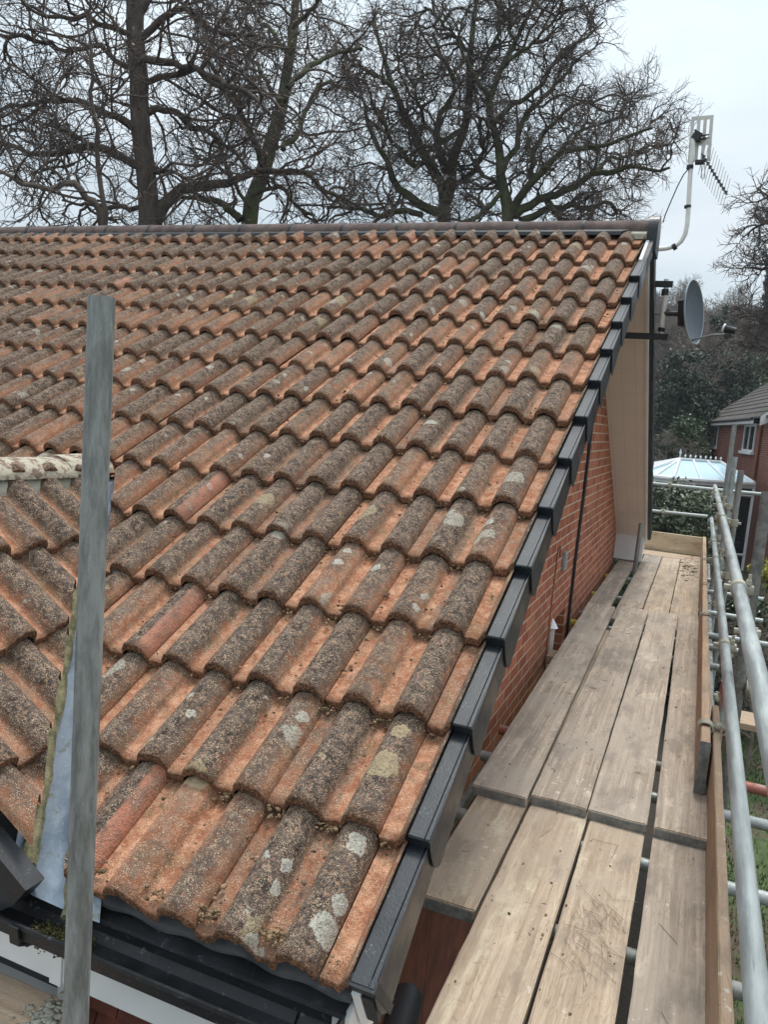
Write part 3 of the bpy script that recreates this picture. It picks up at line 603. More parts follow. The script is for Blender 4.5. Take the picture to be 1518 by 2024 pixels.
# window recess in the gable wall with white casement
mb = MB(); mb.box((XW-.24, 4.21, -4), (XW-.10, 4.77, -.26)); mb.build('window_reveal', M['hung'], house)
mb = MB(); M4 = Matrix.Translation(Vector((XW+.0, 4.235, 0))); mb.box((-.02, -.02, -1.2), (.022, .02, -.28)); mb.V = [((XW+v[0]), 4.215+v[1], v[2]) for v in mb.V]; mb.tube([(XW+.002, 4.215, -.29), (XW+.002, 4.215, -.225)], [.045, .005], 8); mb.build('white_casement_edge', M['white'], house)
# cables and vent on gable wall
def rz(y, n=-.2): return roofz(y, n)
mb = MB(); mb.tube([(XW+.014, 4.99, 2.2), (XW+.014, 4.99, .6), (XW+.014, 4.94, .1), (XW+.014, 4.93, -2.5)], .012, 8); o = mb.build('black_pipe', M['black'], None); tag(o, 'thin black cable pipe running down the red brick gable wall', 'cable')
mb = MB(); mb.tube([(XW+.006, 4.20, .22), (XW+.006, 4.16, .315), (XW+.006, 4.09, .30), (XW+.006, 4.06, .0), (XW+.006, 4.10, -1.5)], .005, 6); o = mb.build('thin_cable', M['rusty'], None); tag(o, 'thin brown looped cable clipped to the brick gable beside the grey vent', 'cable')
mb = MB(); mb.box((XW, 4.35, .10), (XW+.022, 4.44, .24), bev=.004)
for i in range(5): mb.box((XW+.022, 4.36, .115+i*.024), (XW+.027, 4.43, .127+i*.024))
mb.build('wall_vent', M['curtain'], house)

# ------------------------------------------------------------------ debris on roof
def deb(r):
    if r.random() < .6:
        ci = int(r.integers(0, 15)*r.random()**.35); x = -.058-.30*int(r.integers(0, 14)) + (.0 if r.random() < .5 else -.15) + r.normal(0, .020)-.0; s = ci*G - abs(r.normal(0, .014)) - .004
        n = NB+.010+.012*r.random()
    else: x = -r.random()*3.2; s = r.random()*4.4; x = round(x/.15)*.15-.06+r.normal(0, .016); n = NB+.012
    if s < .02: s += .05
    if x > -.005: x = -.02
    p = x*np.array([1, 0, 0])+s*A_S+(n+.039*(1-((s/G) % 1)*.83))*A_N
    lim = XV+.10 - max(p[1]-YV0, 0)*(XV-XP)/(YP-YV0)
    if p[1] < YP+.1 and p[0] < lim: p = np.array([-.1-.4*r.random(), p[1], p[2]+.004])
    return p
o = lumps(4600, deb, .0012, .0068, M['debris'], 'roof_moss_crumbs', 21, .75)
tag(o, 'crumbs of moss and grit lying in the channels of the clay tile roof', 'moss', kind='stuff')

# ------------------------------------------------------------------ scaffold boards
def board(name, x0, x1, y0, y1, ztop, label, grp, mat='board', skew=0., tilt=0., cat='scaffold board', th=.038, bands=True, ztop1=None):
    rz_ = random.Random(name+label); bm = bmesh.new(); nx, ny = 6, 44; verts = []
    cx, cy = (x0+x1)/2, y0; zt1 = ztop if ztop1 is None else ztop1
    for layer in (0, 1):
        for j in range(ny+1):
            for i in range(nx+1):
                x = x0+(x1-x0)*i/nx; y = y0+(y1-y0)*j/ny; z = ztop+(zt1-ztop)*j/ny - (th if layer == 0 else 0)
                if i in (0, nx): x += rz_.uniform(-.0012, .0010)
                if j in (0, ny): y += rz_.uniform(-.003, .0025)
                x += skew*(j/ny); z += .0012*sin(j*.5+i*.6+x0*9)*(layer)
                verts.append((x, y, z))
    me_f = []; K = nx+1; Lyr = K*(ny+1)
    for j in range(ny):
        for i in range(nx):
            a = j*K+i; me_f.append((a, a+K, a+K+1, a+1)); b = Lyr+a; me_f.append((b, b+1, b+K+1, b+K))
    for j in range(ny):
        a = j*K; me_f.append((a, Lyr+a, Lyr+a+K, a+K)); a = j*K+nx; me_f.append((a, a+K, Lyr+a+K, Lyr+a))
    for i in range(nx):
        a = i; me_f.append((a, a+1, Lyr+a+1, Lyr+a)); a = ny*K+i; me_f.append((a, Lyr+a, Lyr+a+1, a+1))
    e = empty('scaffold_board', (cx, cy, ztop-th), label, cat, grp)
    o = npmesh('plank', verts, me_f, M[mat], e, True); me = o.data
    bm.from_mesh(me)
    bev = [ed for ed in bm.edges if len(ed.link_faces) == 2 and ed.calc_face_angle(0) > 1]
    bmesh.ops.bevel(bm, geom=bev, offset=.004, segments=2, affect='EDGES'); 
    for ed in bm.edges: ed.smooth = not (len(ed.link_faces) == 2 and ed.calc_face_angle(0) > .7)
    bm.to_mesh(me); bm.free()
    if bands:
        mb = MB(); w = .0012
        mb.box((x0+.006, y0-.003, ztop-th-.001), (x1-.006, y0-.0015, ztop-.006)); mb.box((x0+.004, y0-.003, ztop-th-.003), (x1-.004, y0+.03, ztop-th-.0012))
        mb.build('end_band', M['band'], e)
    return e
Z1, Z2 = -.380, -.341
up = 'upper scaffold boards of the walkway'; lo = 'lower near scaffold boards of the walkway'; fa = 'far scaffold boards of the walkway'
board('a', -.184, .040, 1.66, 5.50, Z2, 'grey weathered board lapped on top, right against the red brick gable wall', up, skew=-.055)
board('b', .049, .268, 1.70, 5.56, Z2, 'weathered board lapped on top, second from the brick wall, with cracked brown end', up, skew=-.02)
board('c', .274, .494, 1.70, 5.60, Z2, 'pale streaky weathered board lapped on top, third from the brick wall', up, skew=-.012)
board('d', .520, .745, 1.70, 5.62, Z2, 'weathered board lapped on top, beside the tall toe board', up, skew=-.03)
board('e', -.158, .040, .915, 4.80, Z1, 'short warm brown lower board ending beside the grey verge caps', lo, 'boardw')
board('f', .052, .274, -1.5, 2.4, Z1, 'lower board with black ink marks and small dark holes', lo, 'boardw')
board('g', .286, .490, -1.5, 2.4, Z1, 'lower board scattered with dry pine needles', lo, 'boardw')
board('h', .520, .742, -1.5, 2.4, Z1, 'lower board lying against the near toe board', lo, 'board')
board('i', -.265, -.075, 5.30, 9.2, Z1, 'far weathered board against the brick wall below the soffit', fa, skew=.0)
board('j', -.020, .186, 5.20, 9.1, Z1, 'far board right of the dark gap and the short steel pole', fa)
board('k', .196, .406, 5.20, 9.1, Z1, 'far board in the middle of the walkway with pink brick dust', fa, 'boardw')
board('l', .414, .640, 5.20, 9.1, Z1, 'far board beside the far toe board with dark crumbs', fa, 'boardw')
def xboard(x0, x1, y0, y1, zt, label, mat='boardx', th=.038, name='cross_board', grp=None, M4=None, cat='scaffold board'):
    mb = MB(); mb.box((x0, y0, zt-th), (x1, y1, zt), M4, bev=.004); o = mb.build(name, M[mat], None); tag(o, label, cat, grp); return o
xboard(-.30, .70, 9.13, 9.35, Z1+.0, 'pinkish cross board closing the far end of the walkway', name='scaffold_board')
xboard(-.30, .70, 9.36, 9.57, Z1+.0, 'farthest cross board in front of the end toe board', name='scaffold_board')
# toe boards
def toe(x0, y0, y1, z0, z1, label, th=.038, skew=0, mat='toe', band=False):
    e = empty('toe_board', (x0, y0, z0), label, 'toe board'); mb = MB(); n = 30; rz_ = random.Random(label)
    vs = []; fs = []
    for j in range(n+1):
        y = y0+(y1-y0)*j/n; dx = skew*j/n; a = rz_.uniform(-.001, .001)
        top = z1+rz_.uniform(-.0012, .0012); cut = .0
        if j == 0 or j == n: top -= .012
        vs += [(x0+dx, y, z0), (x0+th+dx, y, z0), (x0+th+dx+a, y, top-.004), (x0+th-.004+dx, y, top), (x0+.004+dx, y, top), (x0+dx+a, y, top-.004)]
    for j in range(n):
        for k in range(6): fs.append((6*j+k, 6*j+(k+1) % 6, 6*j+6+(k+1) % 6, 6*j+6+k))
    fs += [tuple(range(6))[::-1], tuple(range(6*n, 6*n+6))]
    mb.add(vs, fs); mb.build('plank', M[mat], e)
    if band:
        mb = MB(); mb.box((x0-.002, y0-.003, z0+.004), (x0+th+.002, y0-.001, z1-.004)); mb.box((x0-.003, y0-.002, z0+.004), (x0-.001, y0+.03, z1-.004))
        for i in range(9): mb.box((x0+.008, y0-.006, z0+.02+i*.022), (x0+.014, y0-.003, z0+.028+i*.022)); mb.box((x0+.024, y0-.006, z0+.02+i*.022), (x0+.030, y0-.003, z0+.028+i*.022))
        mb.build('end_band', M['band'], e)
    return e
toe(.706, -1.5, 2.72, Z1+.002, -.138, 'near toe board edging the walkway beside the big handrail tube', th=.030)
toe(.655, 2.09, 9.60, Z2+.002, -.108, 'far toe board with a metal banded end, leaning inside the near one', skew=-.022, band=True, mat='toe')
mb = MB(); mb.box((-.32, 9.61, Z1+.0), (.632, 9.648, -.135), bev=.004); o = mb.build('toe_board', M['toex'], None); tag(o, 'pale greenish toe board set across the far end of the walkway', 'toe board')
# pale clip over the toe boards
mb = MB()
def hook(cx, cy, r, w, a0, a1, z):
    K = 14; vs = []
    for k in range(K+1):
        a = a0+(a1-a0)*k/K
        for rr2 in (r, r-.006):
            for yy in (cy-w, cy+w): vs.append((cx+rr2*cos(a), yy, z+rr2*sin(a)*.75))
    fs = []
    for k in range(K):
        b = 4*k; fs += [(b, b+1, b+5, b+4), (b+2, b+6, b+7, b+3), (b, b+4, b+6, b+2), (b+1, b+3, b+7, b+5)]
    fs += [(0, 2, 3, 1), (4*K, 4*K+1, 4*K+3, 4*K+2)]
    mb.add(vs, fs)
hook(.672, 2.30, .034, .026, -.5, pi+.6, -.118); hook(.728, 2.33, .032, .024, -.9, pi+.9, -.130); mb.box((.690, 2.30, -.145), (.712, 2.345, -.125))
o = mb.build('toe_board_clip', M['coupler'], None, True); tag(o, 'pale curled steel clip holding the two overlapping toe boards together', 'clip')
for i, yy in enumerate((4.62, 5.9, 7.4)):
    mb = MB(); hook(.655+.012, yy, .036, .02, -.3, pi+.3, -.112); o = mb.build('toe_board_clip', M['coupler'], None, True)
    tag(o, ('steel clip hooked over the far toe board, nearest of three', 'steel clip hooked over the far toe board, middle of three', 'steel clip hooked over the far toe board, farthest of three')[i], 'clip')

# ------------------------------------------------------------------ scaffold tubes
RT = .02415
def coupler_mb(c, axis, r=RT, seed=0):
    """right-angle coupler band round a tube at c; axis is the tube's unit direction"""
    a = Vector(axis).normalized(); c = Vector(c); mb = MB(); mb.tube([c-a*.030, c-a*.026, c+a*.026, c+a*.030], [r+.003, r+.009, r+.009, r+.003], 16)
    rs = random.Random(seed); s = a.cross(Vector((0, 0, 1)) if abs(a.z) < .8 else Vector((0, 1, 0))).normalized(); w = a.cross(s)
    sg_ = rs.choice((-1, 1)); p = c+s*(r+.010)*sg_; mb.box((-.020, -.020, -.016), (.020, .020, .016), Matrix.Translation(p), bev=.003); mb.tube([p-w*.060, p+w*.055], .0065, 8); mb.tube([p+w*.036, p+w*.050], .013, 6); mb.tube([p-w*.030-a*.02, p-w*.030+a*.02], .011, 8); mb.box((-.018, -.014, -.010), (.018, .014, .010), Matrix.Translation(c-s*(r+.012)*sg_), bev=.003)
    return mb
def tube_thing(name, path, label, cat='scaffold tube', grp=None, mat='steel', couplers=(), r=RT, steps=1, origin=None):
    P = [Vector(p) for p in path]; e = empty(name, origin or P[0], label, cat, grp)
    hypot_pipe(P, r).build('tube', M[mat], e, True)
    for i, (c, ax) in enumerate(couplers): coupler_mb(c, ax, r, i+len(label)).build('coupler', M['coupler'], e, True)
    return e
tube_thing('guard_rail', [(.737, -1.6, .10), (.735, 3.0, .10), (.712, 9.9, .10)], 'lower guard rail tube running the length of the walkway just above the toe board', 'guard rail',
           couplers=[((.735, 2.93, .10), (0, 1, 0)), ((.722, 6.05, .10), (0, 1, 0)), ((.719, 7.2, .10), (0, 1, 0)), ((.716, 8.6, .10), (0, 1, 0))])
tube_thing('guard_rail', [(.708, -.9, .562), (.706, 3.0, .562), (.690, 9.3, .562)], 'upper guard rail tube running the length of the walkway at waist height', 'guard rail',
           couplers=[((.707, 1.98, .562), (0, 1, 0)), ((.699, 4.9, .562), (0, 1, 0)), ((.697, 6.2, .562), (0, 1, 0)), ((.694, 7.7, .562), (0, 1, 0))])
tube_thing('guard_rail', [(-.45, 9.95, .468), (.20, 9.95, .475), (1.9, 9.95, .49)], 'upper cross rail tube in front of the laurel hedge at the far end', 'guard rail', couplers=[((.14, 9.95, .474), (1, 0, 0))])
tube_thing('guard_rail', [(-.45, 10.0, .09), (.66, 10.0, .11)], 'lower cross rail tube in front of the laurel hedge at the far end', 'guard rail', couplers=[((.1, 10.0, .10), (1, 0, 0))])
# standards
tube_thing('scaffold_standard', [tuple(pix(148, 2060, 1.55)-np.array([0, 0, 2.9])), tuple(pix(148, 2030, 1.52)), tuple(pix(200.5, 588, 1.42))], 'weathered grey steel standard rising in front of the tiles on the left', 'scaffold pole', mat='steeld')
def std(px, py, x, zb, label, mat='steeld', cps=()):
    d = cf+cr*(px-759)/FPX-cu*(py-1012)/FPX; t = (x-CAM[0])/d[0]; P = CAM+d*t
    return tube_thing('scaffold_standard', [(P[0], P[1], -4.0), (P[0], P[1], P[2])], label, 'scaffold pole', mat=mat, origin=(P[0], P[1], -4.0), couplers=[((P[0], P[1], z), (0, 0, 1)) for z in cps]), P
_, s1 = std(1453, 838, .772, 0, 'tallest of the three grey standards by the conservatory, reaching above the window sill', cps=(.52, .10, -.47))
_, s2 = std(1454, 903, .795, 0, 'middle height standard, between two others in front of the conservatory', 'steel', cps=(.50, .06, -.47))
_, s3 = std(1466, 930, .806, 0, 'shortest standard of the three in front of the conservatory roof', cps=(.48, .05, -.47))
tube_thing('scaffold_standard', [(.790, 2.42, -4.0), (.790, 2.42, .2), (.790, 2.42, .92)], 'dirty lichen stained standard with red paint at the right edge', 'scaffold pole', mat='dirty', origin=(.79, 2.42, -4), couplers=[((.79, 2.42, .30), (0, 0, 1))])
tube_thing('scaffold_standard', [(.800, 3.45, -4.0), (.790, 3.42, -.22)], 'red painted rusty standard below the guard rails on the right', 'scaffold pole', mat='steelp', origin=(.80, 3.45, -4), couplers=[((.792, 3.43, -.32), (0, 0, 1))])
tube_thing('scaffold_standard', [(-.045, 7.50, -2.9), (-.03, 7.75, .15)], 'short dark steel pole poking up between boards beside the soffit end', 'scaffold pole', mat='steeld')
# transoms under the deck
zt = -.448
tl = [(8.24, -.30, .965, 'steel', 'shortest farthest transom stub beside the guard rail'), (7.50, -.30, 1.26, 'steel', 'transom tube second from the far end, poking out over the hedge'), (6.40, -.30, 1.19, 'steel', 'third transom tube from the far end, with a cut open end'),
      (5.50, -.30, 1.55, 'steel', 'long transom tube running past the right edge in front of the wooden fence'), (5.12, -.30, .945, 'steel', 'short transom stub ending by the red standard'), (4.55, -.25, .80, 'steeld', 'dull transom stub almost hidden by the far toe board'),
      (2.55, -.28, 1.7, 'steelp', 'transom tube with red paint over the lawn at the right edge'), (2.19, -.28, 1.6, 'steel', 'plain bright transom tube just nearer than the red painted one'), (1.60, -.28, 1.6, 'steel', 'transom tube at the board laps, over the lawn'), (1.04, -.25, .86, 'steeld', 'dark transom tube crossing the gap beside the short warm board'), (.20, -.2, 1.5, 'steeld', 'nearest transom tube under the walkway boards')]
for (y, xa, xb, mt, lb) in tl:
    e = tube_thing('transom_tube', [(xa, y, zt+.0), (xb, y, zt+.0)], lb, 'scaffold tube', 'transom tubes under the walkway', mat=mt)
    if y in (7.5, 6.4, 5.12):
        mb = MB(); mb.tube([(xa-.018, y, zt), (xa+.03, y, zt)], RT+.003, 14); mb.build('end_plug', M['yellow'], e, True)
tube_thing('ledger_tube', [(.745, -1.5, zt-.0485), (.745, 9.7, zt-.0485)], 'long ledger tube carrying the transoms under the outer boards', mat='steeld')
tube_thing('ledger_tube', [(-.245, .3, zt-.0485), (-.245, 9.7, zt-.0485)], 'long ledger tube carrying the transoms beside the brick wall', mat='steeld')
xboard(.62, 1.06, 3.56, 3.80, -.425-.06, 'pale new timber plank sticking out under the guard rails at right', 'boardx')
xboard(-.31, -.16, 3.98, 4.15, -.43, 'short wooden block wedged between the wall and the boards below the white casement', 'boardx', th=.06, name='wooden_block', cat='wood block')
e = tube_thing('brace_tube', [(.86, 2.30, .055), (1.7, 2.6, -.02)], 'rusty brace tube coming off the dirty standard at the right edge', mat='steelp')
mb = coupler_mb((.845, 2.42, .05), (1, 0, 0), RT+.004, 3); mb.build('coupler', M['coupler'], e, True)
# front lift board at bottom left
mb = MB(); mb.box((-1.95, -.18, -.398), (-.700, .042, -.360), bev=.004); o = mb.build('scaffold_board', M['boardx'], None); tag(o, 'brown cross board under the gutter at the bottom left, splashed with mortar', 'scaffold board')
for k in range(2):
    mb = MB(); mb.box((-1.95, -.42-.235*k, -.398), (-.60, -.197-.235*k, -.360), bev=.004); o = mb.build('scaffold_board', M['boardx'], None); tag(o, 'cross board in front of the house, below the left standard', 'scaffold board', 'hidden front boards')
o = lumps(260, lambda r: (-.745+r.normal(0, .026), -.02+r.normal(0, .028), -.3585), .003, .012, M['mortar'], 'mortar_splash', 5, .04); tag(o, 'pale mortar splash on the brown board at the bottom left', 'mortar', kind='stuff')
mb = MB(); mb.tube([(-.20, .07, -.9), (-.20, .07, -.36)], .034, 18); o = mb.build('downpipe', M['black'], house, True)
mb = MB(); mb.tube([(-.06, .62, -.50), (.02, .10, -.50)], .045, 18); o = mb.build('black_pipe_end', M['black'], None, True); tag(o, 'round black pipe end in the dark gap below the front verge', 'pipe')
mb = MB(); mb.tube([(-.43, .09, -.42), (-.37, .06, -.42)], .03, 16); o = mb.build('yellow_end_plug', M['yellow'], None, True); tag(o, 'yellow plastic tube plug peeping out under the white fascia', 'plug')
o = lumps(420, lambda r: (r.uniform(-.12, .70), r.uniform(.4, 9.0)*r.uniform(.3, 1), Z1+.002) if False else ((lambda y: (r.uniform(.06, .48) if y < 1.6 else r.uniform(-.15, .68), y, (Z1 if (y < 1.6 or y > 5.65) else Z2)+.003))(r.uniform(.35, 9.0))), .0012, .0050, M['debris'], 'board_grit', 31, .5); tag(o, 'fine grit and tile crumbs scattered over all the walkway boards', 'grit', kind='stuff')
# pine needles
def needles():
    r = np.random.default_rng(5); mb = MB()
    for i in range(75):
        cx, cy = .388+r.normal(0, .042), .98+r.normal(0, .13); a = pi/2+.55+r.normal(0, .35) if r.random() < .7 else r.random()*pi; l = r.uniform(.03, .10)
        cx = min(max(cx, .32), .46); z = Z1+.0035+r.random()*.004; d = np.array([cos(a), sin(a)])*l/2; bnd = r.normal(0, .004)
        mb.tube([(cx-d[0], cy-d[1], z), (cx+bnd, cy, z+.001), (cx+d[0], cy+d[1], z)], .0006, 3, cap=False)
    for (x, y) in ((.60, 1.1), (.15, 1.5), (.40, 1.5), (.62, .7), (.36, 1.55)):
        a = r.random()*3; d = np.array([cos(a), sin(a)])*.05; mb.tube([(x-d[0], y-d[1], Z1+.004), (x+d[0], y+d[1], Z1+.004)], .0008, 3, cap=False)
    o = mb.build('pine_needles', M['needle'], None); tag(o, 'scatter of dry pine needles on the warm brown lower board', 'needles', kind='stuff')
needles()
o = lumps(150, lambda r: (r.uniform(.40, .62), 8.4+r.normal(0, .45), Z1+.003), .003, .022, M['debris'], 'board_crumbs', 9, .25); tag(o, 'dark crumbs of rubble on the far walkway boards by the toe board', 'rubble', kind='stuff')

# ------------------------------------------------------------------ aerial on cranked mast
YA = 4.62
def ay(px, py, y=YA):
    d = cf+cr*(px-759)/FPX-cu*(py-1012)/FPX; t = (y-CAM[1])/d[1]; return Vector(CAM+d*t)
ae = empty('tv_aerial', ay(1299, 492), 'grey television aerial with slotted reflector on a cranked mast at the gable top', 'aerial')
pts = [ay(1296, 493), ay(1318, 491), ay(1336, 486), ay(1347, 477), ay(1355, 463), ay(1359, 445), ay(1361, 420), ay(1366, 330), ay(1372, 268)]
MB().tube(pts, .0155, 14).build('mast', M['mast'], ae, True)
for (p, q) in (((1330, 490), (1337, 486)), ((1360, 411), (1360, 406)), ((1364, 334), (1365, 327))): MB().tube([ay(*p), ay(*q)], .023, 12).build('mast_tape', M['black'], ae, True)
# reflector: curved slotted panel, two leaves
def leaf(p0, p1, p2, p3, slots, cols_):
    """quad p0 top-left p1 top-right p2 bottom-right p3 bottom-left; grid of bars with open slots"""
    mb = MB(); A, B, C_, D = [Vector(p) for p in (p0, p1, p2, p3)]
    def at(u, v): return (A*(1-u)+B*u)*(1-v)+(D*(1-u)+C_*u)*v
    nrm = (B-A).cross(D-A).normalized()*.006
    def q(u0, u1, v0, v1):
        vs = [at(u0, v0), at(u1, v0), at(u1, v1), at(u0, v1)]; vs += [v+nrm for v in vs]; mb.add(vs, [(0, 3, 2, 1), (4, 5, 6, 7), (0, 1, 5, 4), (1, 2, 6, 5), (2, 3, 7, 6), (3, 0, 4, 7)])
    rows, cols = slots, cols_; us = [0]; 
    w = 1/(cols*2+1)
    vcur = 0
    for (v0, v1) in rows:
        q(0, 1, vcur, v0)
        for k in range(cols+1): q(2*k*w, (2*k+1)*w, v0+.0005, v1-.0005)
        vcur = v1
    q(0, 1, vcur, 1); return mb
ya = YA+.05
leaf(ay(1367.5, 231, ya), ay(1411, 227, ya-.06), ay(1407, 280, ya-.06), ay(1363, 285, ya), [(.14, .86)], 3).build('reflector', M['aerial'], ae)
leaf(ay(1363, 285.5, ya), ay(1407, 280.5, ya-.06), ay(1404, 318, ya-.06), ay(1360, 321, ya), [(.12, .88)], 3).build('reflector', M['aerial'], ae)
mb = MB(); mb.tube([ay(1371, 270, YA), ay(1402, 266, ya-.05)], .005, 6); mb.tube([ay(1371, 277, YA), ay(1403, 272, ya-.05)], .005, 6)
p = ay(1378, 270, YA+.01); mb.box((-.026, -.03, -.026), (.026, .03, .026), Matrix.Translation(p) @ Matrix.Rotation(.5, 4, 'Y')); mb.tube([ay(1375, 256, YA), ay(1384, 281, YA)], .007, 6); mb.build('mast_clamp', M['black'], ae)
mb = MB(); a, b = ay(1388, 304, YA), ay(1438, 384, YA-.25); mb.tube([a, b], .006, 8); mb.build('boom', M['dirty'], ae)
mb = MB()
for k in range(12):
    f = .05+.93*k/11; c = a.lerp(b, f); L2 = .125-.022*k/11*1.5; v = Vector((.012, .0, .1)).normalized(); mb.tube([c-v*L2, c+v*L2], .0022, 4)
mb.build('directors', M['aerial'], ae)
mb = MB()
for k in range(11):
    f = .08+.88*k/10; c = a.lerp(b, f); mb.box((-.009, -.009, -.009), (.009, .009, .009), Matrix.Translation(c))
mb.build('element_clips', M['black'], ae)
mb = MB(); d0 = ay(1383, 322, YA-.02)
mb.tube([ay(1387, 325, YA-.03), ay(1388, 353, YA-.03), ay(1394, 352, YA-.03), ay(1394, 322, YA-.03)], .004, 6); mb.build('dipole', M['aerial'], ae)
mb = MB(); mb.box((-.03, -.02, -.012), (.03, .02, .014), Matrix.Translation(ay(1384, 321, YA-.02)), bev=.004); mb.build('junction_box', M['black'], ae)
mb = MB(); mb.tube([ay(1363, 332, YA-.02), ay(1352, 345), ay(1340, 368), ay(1326, 400), ay(1316, 424), ay(1311, 440)], .004, 6); o = mb.build('aerial_cable', M['black'], None, True); tag(o, 'black coaxial cable slung from the aerial mast down to the ridge end', 'cable')

# ------------------------------------------------------------------ satellite dish
YD = 4.72
def dy(px, py, y=YD): return ay(px, py, y)
dr = empty('satellite_dish', dy(1311, 700), 'dark grey satellite dish on black wall brackets below the aerial', 'satellite dish')
for (q0, q1) in (((1262, 562), (1331, 563)), ((1238, 668), (1321, 667))):
    p0 = dy(*q0); p1 = dy(*q1); p0 = Vector((XW, YD, p0.z)); mb = MB(); mb.box((XW, YD-.02, p1.z-.022), (p1.x, YD-.016, p1.z+.022)); mb.box((XW, YD-.02, p1.z+.019), (p1.x, YD+.02, p1.z+.023)); mb.box((XW, YD-.05, p1.z-.10), (XW+.008, YD+.05, p1.z+.10))
    mb.add([(XW+.008, YD, p1.z-.10), (XW+.14, YD, p1.z-.018), (XW+.008, YD, p1.z-.018), (XW+.008, YD+.004, p1.z-.10), (XW+.14, YD+.004, p1.z-.018), (XW+.008, YD+.004, p1.z-.018)], [(0, 1, 2), (3, 5, 4), (0, 3, 4, 1), (1, 4, 5, 2), (0, 2, 5, 3)])
    for bx in (.03, .07, .09): mb.tube([(p1.x-bx, YD-.026, p1.z), (p1.x-bx, YD-.018, p1.z)], .006, 8)
    mb.build('wall_bracket', M['black'], dr)
MB().tube([dy(1318, 552), dy(1317, 580), dy(1309, 640), dy(1308, 672)], .018, 14).build('mast', M['mast'], dr, True)
mb = MB(); mb.tube([dy(1316, 572), dy(1314.5, 584)], .025, 12); mb.tube([dy(1309, 648), dy(1307, 656)], .025, 12); mb.build('mast_collar', M['black'], dr, True)
cen = dy(1360, 619, YD-.01); n_d = (Vector((1.0, -.30, .12))).normalized()
up_ = Vector((0, 0, 1)); sd_ = up_.cross(n_d).normalized(); up2 = n_d.cross(sd_).normalized()
mb = MB(); mr_ = MB(); vs = []; R1, R2 = .205, .222; NR, NA = 8, 40
for i in range(NR+1):
    f = i/NR
    for k in range(NA):
        a = 2*pi*k/NA; vs.append(cen+sd_*cos(a)*R1*f+up2*sin(a)*R2*f+n_d*(.048*f*f))
b = len(vs); vs += [v-n_d*.006 for v in vs]
fs = []
for i in range(NR):
    for k in range(NA):
        k2 = (k+1) % NA; fs.append((i*NA+k, (i+1)*NA+k, (i+1)*NA+k2, i*NA+k2)); fs.append((b+i*NA+k, b+i*NA+k2, b+(i+1)*NA+k2, b+(i+1)*NA+k))
mb.add(vs, fs); mb.build('dish', M['dish'], dr, True)
rim = [cen+sd_*cos(2*pi*k/NA)*R1+up2*sin(2*pi*k/NA)*R2+n_d*.044 for k in range(NA+1)]; mb = MB(); mb.tube(rim, .0065, 8, cap=False); mb.build('rim', M['dishrim'], dr, True)
mb = MB(); bk = cen-n_d*.006; mb.box((-.05, -.05, -.09), (0, .05, .09), Matrix(((n_d.x, sd_.x, up2.x, bk.x), (n_d.y, sd_.y, up2.y, bk.y), (n_d.z, sd_.z, up2.z, bk.z), (0, 0, 0, 1))), bev=.01)
mb.tube([dy(1312, 619), bk-n_d*.04], .018, 8); mb.tube([dy(1292, 621), dy(1314, 621)], .004, 6); mb.tube([dy(1315, 610), dy(1340, 624)], .005, 6); mb.build('back_bracket', M['black'], dr)
foot = cen-up2*(R2*.86)+n_d*.03; lnb = dy(1441, 651, YD-.32); MB().tube([foot, foot.lerp(lnb, .6)+Vector((0, 0, -.008)), lnb-Vector((.0, 0, .035))], .0085, 8).build('feed_arm', M['dishrim'], dr, True)
mb = MB(); ax = (cen-lnb).normalized(); ax = Vector((-1, .1, .25)).normalized(); mb.tube([lnb-ax*.045, lnb+ax*.02, lnb+ax*.026], [.022, .022, .026], 16); mb.box((-.02, -.016, -.055), (.02, .016, -.03), Matrix.Translation(lnb)); mb.build('receiver', M['black'], dr, True)
mb = MB(); mb.tube([lnb+ax*.026, lnb+ax*.036, lnb+ax*.042], [.029, .029, .015], 16); mb.build('receiver_cap', M['white'], dr, True)
mb = MB(); mb.tube([lnb-Vector((0, 0, .05)), lnb+Vector((-.04, 0, -.10)), foot+Vector((.12, 0, -.09)), foot+Vector((0, 0, -.01))], .003, 5); mb.build('signal_cable', M['black'], dr, True)

# ------------------------------------------------------------------ neighbour house
P0 = np.array([.42, 44.3]); dv = np.array([.118, -.993]); dv /= np.hypot(*dv); nv_ = np.array([-dv[1], dv[0]])*-1  # faces -x
nv_ = np.array([dv[1], -dv[0]]); GN = -3.3; inn = -nv_
nh = empty('neighbour_house', (P0[0]+dv[0]*10+inn[0]*4, P0[1]+dv[1]*10+inn[1]*4, GN), 'red brick neighbour house with brown tiled roof beyond the conservatory', 'house')
def NP(a, b, z): p = P0+dv*a+inn*b; return (p[0], p[1], z)     # a along the facade (towards us), b into the house
M['nbrick'] = brick_mat('neighbour_brick', float(dv[0]), float(dv[1]), (.13, .042, .030), (.19, .062, .042), (.36, .26, .21))
mb = MB(); mb.add([NP(-.02, .12, GN-.3), NP(26, .12, GN-.3), NP(26, 8, GN-.3), NP(-.02, 8, GN-.3), NP(-.02, .12, 1.98), NP(26, .12, 1.98), NP(26, 8, 1.98), NP(-.02, 8, 1.98)], [(0, 3, 2, 1), (4, 5, 6, 7), (0, 1, 5, 4), (1, 2, 6, 5), (2, 3, 7, 6), (3, 0, 4, 7)]); mb.build('wall', M['nbrick'], nh)
m = MT('brown_roof_tiles', rough=.9); v = m.coord(); br = m.n('ShaderNodeTexBrick'); d = m.n('ShaderNodeVectorMath', operation='DOT_PRODUCT'); m.l(v, d.inputs[0]); d.inputs[1].default_value = (float(dv[0]), float(dv[1]), 0)
